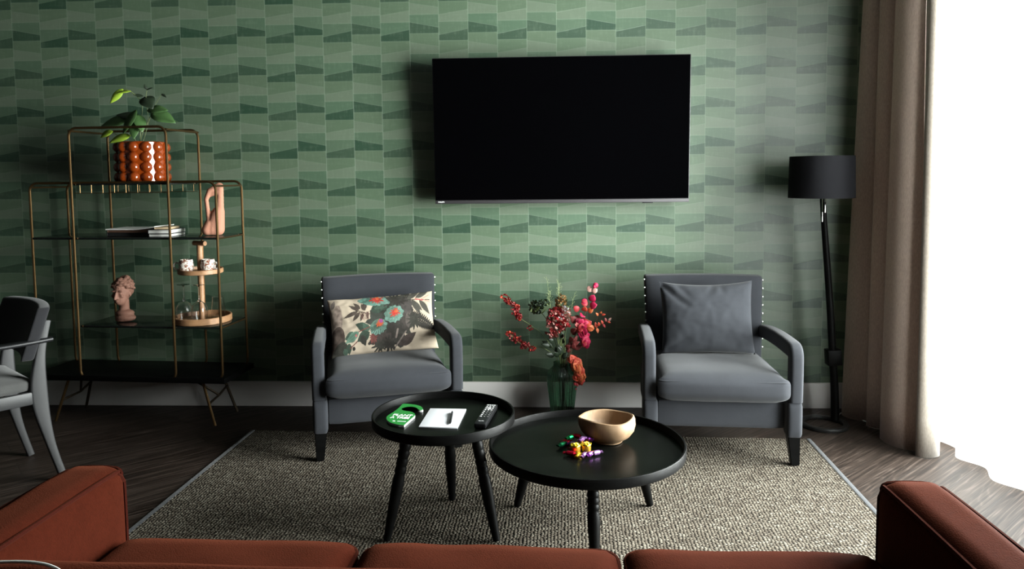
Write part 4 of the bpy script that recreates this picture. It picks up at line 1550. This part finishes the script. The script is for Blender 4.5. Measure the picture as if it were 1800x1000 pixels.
def mug(x, y, rz, label):
    m = thing('mug', label, 'mug', (x, y, ut), rz, 'speckled mugs on the upper tray')
    obj('cup', bm_lathe([(0, 0), (.022, 0), (.033, .006), (.0385, .022), (.0395, .040), (.036, .060), (.033, .070), (.030, .070), (.034, .058), (.036, .040), (.035, .022), (.028, .010), (0, .008)], 36), M['speckle'], m)
    obj('handle', bm_sweep(catmull([(-.036, 0, .048), (-.052, 0, .053), (-.064, 0, .044), (-.066, 0, .030), (-.056, 0, .018), (-.0375, 0, .018)], 6), circle(.0048, 8)), M['mug_white'], m)
mug(tp.x - .056, tp.y - .050, R(8), 'brown speckled white mug with its handle showing, left on the upper tray')
mug(tp.x + .060, tp.y - .034, R(165), 'brown speckled white mug on the right of the upper tray')
def wineglass(x, y, label):
    g = thing('wine_glass', label, 'glass', (x, y, lt), 0, 'upturned glasses on the lower tray')
    w_ = .0011
    pr = [(.0335, 0), (.040, .025), (.0445, .055), (.043, .078), (.034, .098), (.018, .112), (.006, .120), (.0035, .128), (.0030, .170), (.0035, .196), (.009, .202), (.033, .2055), (.034, .2068), (.0, .2085)]
    inn = [(.0, .1165), (.014, .111), (.032, .0965), (.0418, .0775), (.0433, .055), (.0388, .025), (.0325, .0004)]
    obj('bowl_and_stem', bm_lathe(inn + pr, 40, caps=False), M['glass'], g)
wineglass(tp.x - .068, tp.y - .070, 'upturned wine glass at the front left of the lower wooden tray')
wineglass(tp.x + .024, tp.y - .082, 'upturned wine glass in front of the post on the lower wooden tray')
g = thing('tumbler', 'tall stemless clear glass standing at the right on the lower wooden tray', 'glass', (tp.x + .085, tp.y + .015, lt), 0, 'upturned glasses on the lower tray')
obj('vessel', bm_lathe([(0, .128), (.030, .126), (.0375, .06), (.036, .0), (.0345, .0), (.036, .06), (.0288, .1235), (0, .1245)], 36), M['glass'], g)

# ------------------------------------------------------------------ vase and flowers
VX, VY = .081, -.165
t = thing('vase', 'ribbed dark green glass vase on the floor between the armchairs', 'vase', (VX, VY, .0006))
def ribs(p, a):
    f = 1 + .032 * math.cos(30 * a) * (1 if p.z > .012 else 0) * (1 if p.z < .262 else .2)
    return V((p.x * f, p.y * f, p.z))
outer = [(0, 0), (.058, 0), (.063, .004), (.067, .05), (.075, .12), (.082, .18), (.0835, .215), (.080, .245), (.070, .266), (.056, .279), (.049, .290), (.048, .302), (.0495, .308)]
inner = [(.0455, .308), (.0445, .300), (.0455, .290), (.052, .277), (.066, .262), (.0755, .243), (.079, .215), (.0775, .18), (.0705, .12), (.0625, .05), (.058, .016), (0, .013)]
obj('vessel', bm_lathe(outer + inner, 180, fn=ribs), M['green_glass'], t)

GRP = 'flower stems in the vase'
def flower(label, nm='flower_stem'):
    return thing(nm, label, 'flower', (VX, VY, .02), 0, GRP)
def L(x, z, y=0.0):
    """World x, height, and offset in depth from the vase axis -> local."""
    return V((x - VX, y, z - .02))
def mkstem(f, pts, r=.0022, m='stem', root=(0, 0)):
    P = [V((root[0], root[1], .004))] + [L(*p) for p in pts]
    obj('stem', bm_tube(P, r, 6, smoothn=6), M[m], f)
    return catmull(P, 12)
def rnd_dir(rn, flat=.4):
    return V((rn.uniform(-1, 1), rn.uniform(-1, .4), rn.uniform(-flat, 1))).normalized()
def disc_leaf(b, c, d, r, rn, mi=0, curl=.25):
    bm_leaf(b, c, d, V((rn.uniform(-.6, .6), -1, rn.uniform(-.3, .8))), r * 2, r * 1.9, curl, .25, 6, round_=True, mi=mi)
def sprig(f, path, t0, n, r, mats, seed, name='leaf', spread=.9):
    rn = random.Random(seed)
    m = len(path) - 1
    for i in range(n):
        s = t0 + (1 - t0) * i / max(1, n - 1)
        k = min(m - 1, int(s * m))
        p = path[k]
        tg = (path[k + 1] - path[max(0, k - 1)]).normalized()
        side = tg.cross(V((0, -1, 0))).normalized()
        for e in (-1, 1):
            d = (side * e * spread + tg * .45 + V((0, -.5 * rn.random(), rn.uniform(-.2, .2)))).normalized()
            b = bmesh.new()
            disc_leaf(b, p, d, r * rn.uniform(.75, 1.15) * (1 - .25 * s), rn)
            o = obj(name, b, M[mats[rn.randrange(len(mats))]], f, sharp=180)
            solid(o, .0007)
def puff(f, c, rad, n, size, mats, seed, name='floret', sq=(1, .8, .8), elong=1.0):
    """A head of many small florets: one mesh per colour."""
    rn = random.Random(seed)
    bs = [bmesh.new() for _ in mats]
    for i in range(n):
        d = V((rn.gauss(0, 1), rn.gauss(0, 1), rn.gauss(0, 1))).normalized()
        p = V(c) + V((d.x * rad * sq[0], d.y * rad * sq[1], d.z * rad * sq[2])) * rn.uniform(.65, 1.05)
        b = bs[rn.randrange(len(mats))]
        for q in range(3):
            dd = (d + V((rn.uniform(-.9, .9), rn.uniform(-.9, .9), rn.uniform(-.9, .9)))).normalized()
            bm_leaf(b, p, dd, d.orthogonal() + V((0, -.3, .2)), size * elong, size * .8, .3, .3, 4, round_=True)
    for b, m in zip(bs, mats):
        if len(b.verts):
            o = obj(name, b, M[m], f, sharp=180)
        else:
            b.free()
# 1 tall magenta branch, upper right
f = flower('tallest magenta branch of round leaves rising at the upper right of the vase')
pa = mkstem(f, [(.10, .30), (.135, .37), (.172, .47), (.205, .565), (.232, .64), (.250, .70), (.268, .735)], .0022, 'stem_brown', (.01, .01))
b = bmesh.new()
bm_ball(b, L(.270, .745, -.005), .0155, 12, (1, .9, .95))
bm_ball(b, L(.262, .738, -.012), .010, 10)
obj('bud', b, M['magenta'], f)
for c, r, m, d in (((.246, .708), .019, 'blush', (-.5, 0, .9)), ((.250, .705), .018, 'blush', (.7, -.3, .5)), ((.222, .648), .017, 'magenta', (-.9, -.2, .5)), ((.243, .655), .024, 'magenta', (.3, -.6, .7)), ((.238, .625), .024, 'magenta', (.6, -.6, .3)),
                   ((.226, .64), .02, 'crimson', (-.8, -.3, .2)), ((.205, .60), .020, 'coral', (.1, -.8, .6)), ((.228, .595), .018, 'orange_leaf', (.6, -.5, .5)), ((.20, .575), .022, 'magenta', (-.2, -.9, .2)), ((.175, .60), .020, 'crimson', (-.6, -.4, .7)),
                   ((.185, .565), .024, 'burgundy', (-.8, -.4, -.3)), ((.16, .535), .024, 'burgundy', (-.5, -.6, .8)), ((.19, .54), .022, 'crimson', (.5, -.7, .2))):
    b = bmesh.new()
    bm_leaf(b, L(c[0], c[1], -.004), d, (d[0] * .3, -1, .4), r * 1.9, r * 1.7, .25, .3, 7, round_=True)
    solid(obj('leaf', b, M[m], f, sharp=180), .0008)
# 2 magenta cascade
f = flower('hot pink blossom cluster drooping to the right of the vase middle')
pa = mkstem(f, [(.105, .30), (.14, .40), (.165, .50), (.19, .53), (.205, .49), (.212, .44), (.214, .40)], .002, 'stem_brown', (.018, -.005))
rn = random.Random(5)
for c, r, m in (((.168, .525), .020, 'rose'), ((.180, .535), .022, 'magenta'), ((.200, .535), .026, 'magenta'), ((.185, .505), .024, 'crimson'), ((.205, .50), .026, 'magenta'), ((.222, .535), .022, 'coral'), ((.232, .51), .022, 'orange_leaf'), ((.225, .53), .018, 'crimson'),
                ((.195, .478), .024, 'magenta'), ((.210, .47), .024, 'magenta'), ((.188, .495), .02, 'coral'), ((.205, .445), .022, 'magenta'), ((.216, .425), .024, 'magenta'), ((.206, .425), .018, 'crimson')):
    b = bmesh.new()
    for q in range(4):
        d = V((rn.uniform(-1, 1), rn.uniform(-.7, .3), rn.uniform(-1, 1))).normalized()
        bm_leaf(b, L(c[0], c[1], -.022 + rn.uniform(-.01, .01)) - d * r * .5, d, (d.z * .5, -1, .2), r * 1.8, r * 1.7, .35, .35, 6, round_=True)
    solid(obj('petal', b, M[m], f, sharp=180), .0007)
# 3 orange twig
f = flower('thin twig with upright orange red leaves pointing out to the right')
pa = mkstem(f, [(.11, .31), (.17, .42), (.24, .485), (.29, .515), (.345, .548)], .0016, 'stem_brown', (.02, .01))
for c, d, r, m in (((.275, .505), (-.2, -.2, 1), .018, 'coral'), ((.275, .505), (.3, -.5, -1), .016, 'orange_leaf'), ((.288, .515), (-.1, -.6, .8), .016, 'coral'), ((.31, .527), (-.4, -.2, 1), .013, 'coral'), ((.31, .527), (.6, -.2, -.9), .013, 'crimson'),
                   ((.33, .54), (-.4, -.2, 1), .013, 'rose'), ((.335, .542), (.9, -.2, -.4), .011, 'coral'), ((.34, .545), (.7, 0, .7), .013, 'blush'), ((.285, .575), (-.5, -.5, .6), .014, 'orange_leaf'), ((.292, .585), (.3, -.8, .5), .015, 'orange_leaf'), ((.302, .578), (.8, -.4, .2), .013, 'coral')):
    b = bmesh.new()
    bm_leaf(b, L(c[0], c[1], -.01), d, (.3, -1, .2), r * 1.9, r * 1.1, .15, .3, 6)
    solid(obj('leaf', b, M[m], f, sharp=180), .0007)
obj('stem', bm_tube([L(.245, .49), L(.27, .54, -.004), L(.292, .585, -.01)], .0013, 6), M['stem_brown'], f)
# 4 coral cascade over the rim
f = flower('coral orange blossoms hanging down over the rim of the vase')
pa = mkstem(f, [(.095, .30, -.02), (.125, .345, -.04), (.15, .335, -.055), (.170, .29, -.065), (.178, .24, -.07), (.165, .19, -.075)], .002, 'stem', (.0, -.02))
rn = random.Random(11)
for c, r in (((.138, .338), .024), ((.155, .33), .024), ((.168, .315), .022), ((.158, .30), .026), ((.178, .29), .024), ((.162, .275), .026), ((.182, .27), .024), ((.172, .252), .028), ((.185, .24), .024), ((.165, .238), .022), ((.178, .225), .022), ((.15, .315), .02)):
    b = bmesh.new()
    for q in range(5):
        d = V((rn.uniform(-1, 1), rn.uniform(-.8, .1), rn.uniform(-1, 1))).normalized()
        bm_leaf(b, L(c[0], c[1], -.075 + rn.uniform(-.008, .008)) - d * r * .45, d, (d.z * .6, -1, .3), r * 1.7, r * 1.6, .4, .4, 6, round_=True)
    solid(obj('petal', b, M['coral' if rn.random() < .7 else 'orange_leaf'], f, sharp=180), .0007)
for c, r in (((.183, .212), .012), ((.190, .222), .013), ((.150, .205), .009), ((.162, .2), .009), ((.156, .176), .005)):
    b = bmesh.new()
    bm_ball(b, L(c[0], c[1], -.075), r, 10, (1, .8, 1.1))
    obj('bud', b, M['crimson'], f)
# 5, 6 red sprigs to the left
for lab, pts, c0, sd in (('red feathery sprig reaching out at the upper left of the vase', [(.06, .31), (-.02, .455), (-.097, .52), (-.16, .565), (-.185, .62), (-.235, .675)], .64, 21),
                         ('red feathery sprig stretching out low at the left of the vase', [(.055, .305), (.0, .375), (-.06, .398), (-.12, .40), (-.168, .425), (-.207, .465)], .60, 22)):
    f = flower(lab)
    pa = mkstem(f, pts, .0016, 'stem', (-.015, 0))
    rn = random.Random(sd)
    m = len(pa) - 1
    for i in range(13):
        s = c0 + (1 - c0) * i / 12
        p = pa[int(s * m)]
        puff(f, p + V((rn.uniform(-.012, .012), rn.uniform(-.01, .01), rn.uniform(-.014, .012))), .013, 12, .012, ['crimson', 'rose'] if i % 3 else ['crimson', 'coral'], sd * 100 + i)
    if sd == 21:
        puff(f, L(-.097, .505), .012, 14, .010, ['crimson'], 77)
# 7 dark green umbel
f = flower('dark green flat headed flower at the back left of the bouquet')
mkstem(f, [(.07, .31), (.03, .46), (-.005, .55), (-.035, .59)], .002, 'stem', (-.005, .015))
puff(f, L(-.062, .622, .0), .036, 120, .014, ['leaf_dark', 'leaf_dark', 'stem'], 31, sq=(1.0, .8, .85))
puff(f, L(-.022, .648, .0), .026, 40, .010, ['leaf_dark', 'stem'], 32, sq=(1.2, .8, .5))
b = bmesh.new()
for i in range(9):
    bm_tube([L(-.03, .585), L(-.075 + .012 * i, .61 + .003 * i, -.01 + .002 * i)], .0012, 5, bm=b)
obj('flower_stalk', b, M['stem'], f)
# 8 dusty pink hydrangea
f = flower('large dusty pink and cream flower head in the middle of the bouquet')
mkstem(f, [(.08, .31), (.075, .45), (.06, .54)], .0028, 'stem', (.0, .0))
puff(f, L(.052, .555, -.025), .062, 120, .019, ['rose', 'blush', 'crimson', 'rose'], 41, sq=(.85, .7, 1.05))
puff(f, L(.100, .585, -.03), .034, 55, .014, ['blush', 'blush', 'paper'], 42, sq=(.9, .8, 1.2))
puff(f, L(.03, .500, -.035), .035, 32, .022, ['blush', 'rose'], 43, sq=(1.0, .7, .9))
puff(f, L(.09, .535, -.045), .022, 22, .017, ['crimson'], 44, sq=(1.5, .7, .7))
puff(f, L(.052, .60, -.04), .022, 22, .017, ['crimson', 'rose'], 45, sq=(1.2, .7, .8))
# 9 ochre plume
f = flower('ochre brown plume standing up behind the pink flower head')
mkstem(f, [(.085, .31), (.08, .5), (.075, .64)], .0018, 'stem', (.008, .012))
puff(f, L(.078, .645, .01), .042, 70, .012, ['ochre', 'ochre', 'stem'], 51, sq=(.6, .5, 1.0), elong=1.5)
# 10 pale wispy grass
f = flower('pale wispy grass, the thin stalks above the bouquet')
rn = random.Random(8)
b = bmesh.new()
for i in range(9):
    x = rn.uniform(-.025, .07) if i < 6 else rn.uniform(.10, .16)
    z = rn.uniform(.70, .80) if i < 6 else rn.uniform(.62, .70)
    pts = [V((-.004, .01, .01)), L(.08, .31), L(.07 + (x - .07) * .5, .52, .01), L(x, z, rn.uniform(-.02, .03))]
    bm_tube(pts, [.0011, .001, .0007, .0004], 5, bm=b, smoothn=5)
    for q in range(9):
        s = q / 9
        p = pts[2].lerp(pts[3], .45 + .55 * s)
        d = V((rn.uniform(-1, 1), rn.uniform(-.5, .5), rn.uniform(.2, 1))).normalized()
        bm_tube([p, p + d * rn.uniform(.010, .022)], .0004, 4, bm=b)
        bm_ball(b, p + d * .018, .0014, 5)
obj('seed_head', b, M['grass'], f)
# 11 burgundy and green foliage low in the bouquet
f = flower('dark burgundy and green leaves low in the bouquet above the vase mouth')
pa = mkstem(f, [(.09, .31), (.115, .40), (.135, .50)], .002, 'stem_brown', (.012, -.008))
rn = random.Random(61)
for i in range(26):
    c = (.06 + rn.uniform(-.05, .09), .385 + rn.uniform(-.06, .10))
    d = V((c[0] - .085 + rn.uniform(-.03, .03), rn.uniform(-.06, .0), .05 + rn.uniform(-.04, .05))).normalized()
    m = 'burgundy' if c[0] > .09 else 'leaf_dark'
    b = bmesh.new()
    bm_leaf(b, L(c[0], c[1], rn.uniform(-.03, .02)), d, (rn.uniform(-.5, .5), -1, .3), rn.uniform(.035, .06), rn.uniform(.02, .034), .2, .2, 6)
    solid(obj('leaf', b, M[m], f, sharp=180), .0006)
for q in ((.055, .46), (.068, .44), (.10, .45), (.075, .49)):
    obj('stem', bm_tube([L(.085 + (q[0] - .08) * .3, .20), L(.083 + (q[0] - .08) * .6, .34, -.01), L(q[0], q[1], -.02)], .0028, 6), M['stem'], f)

# ------------------------------------------------------------------ view
sc = bpy.context.scene
sc.view_settings.view_transform = 'Standard'
sc.view_settings.look = 'None'
sc.view_settings.exposure = 0.0
sc.view_settings.gamma = 1
sc.view_settings.use_curve_mapping = False
sc.cycles.use_denoising = True
sc.cycles.max_bounces = 10
sc.cycles.transparent_max_bounces = 16
sc.cycles.sample_clamp_indirect = 6
sc.cycles.caustics_reflective = False
sc.cycles.caustics_refractive = False
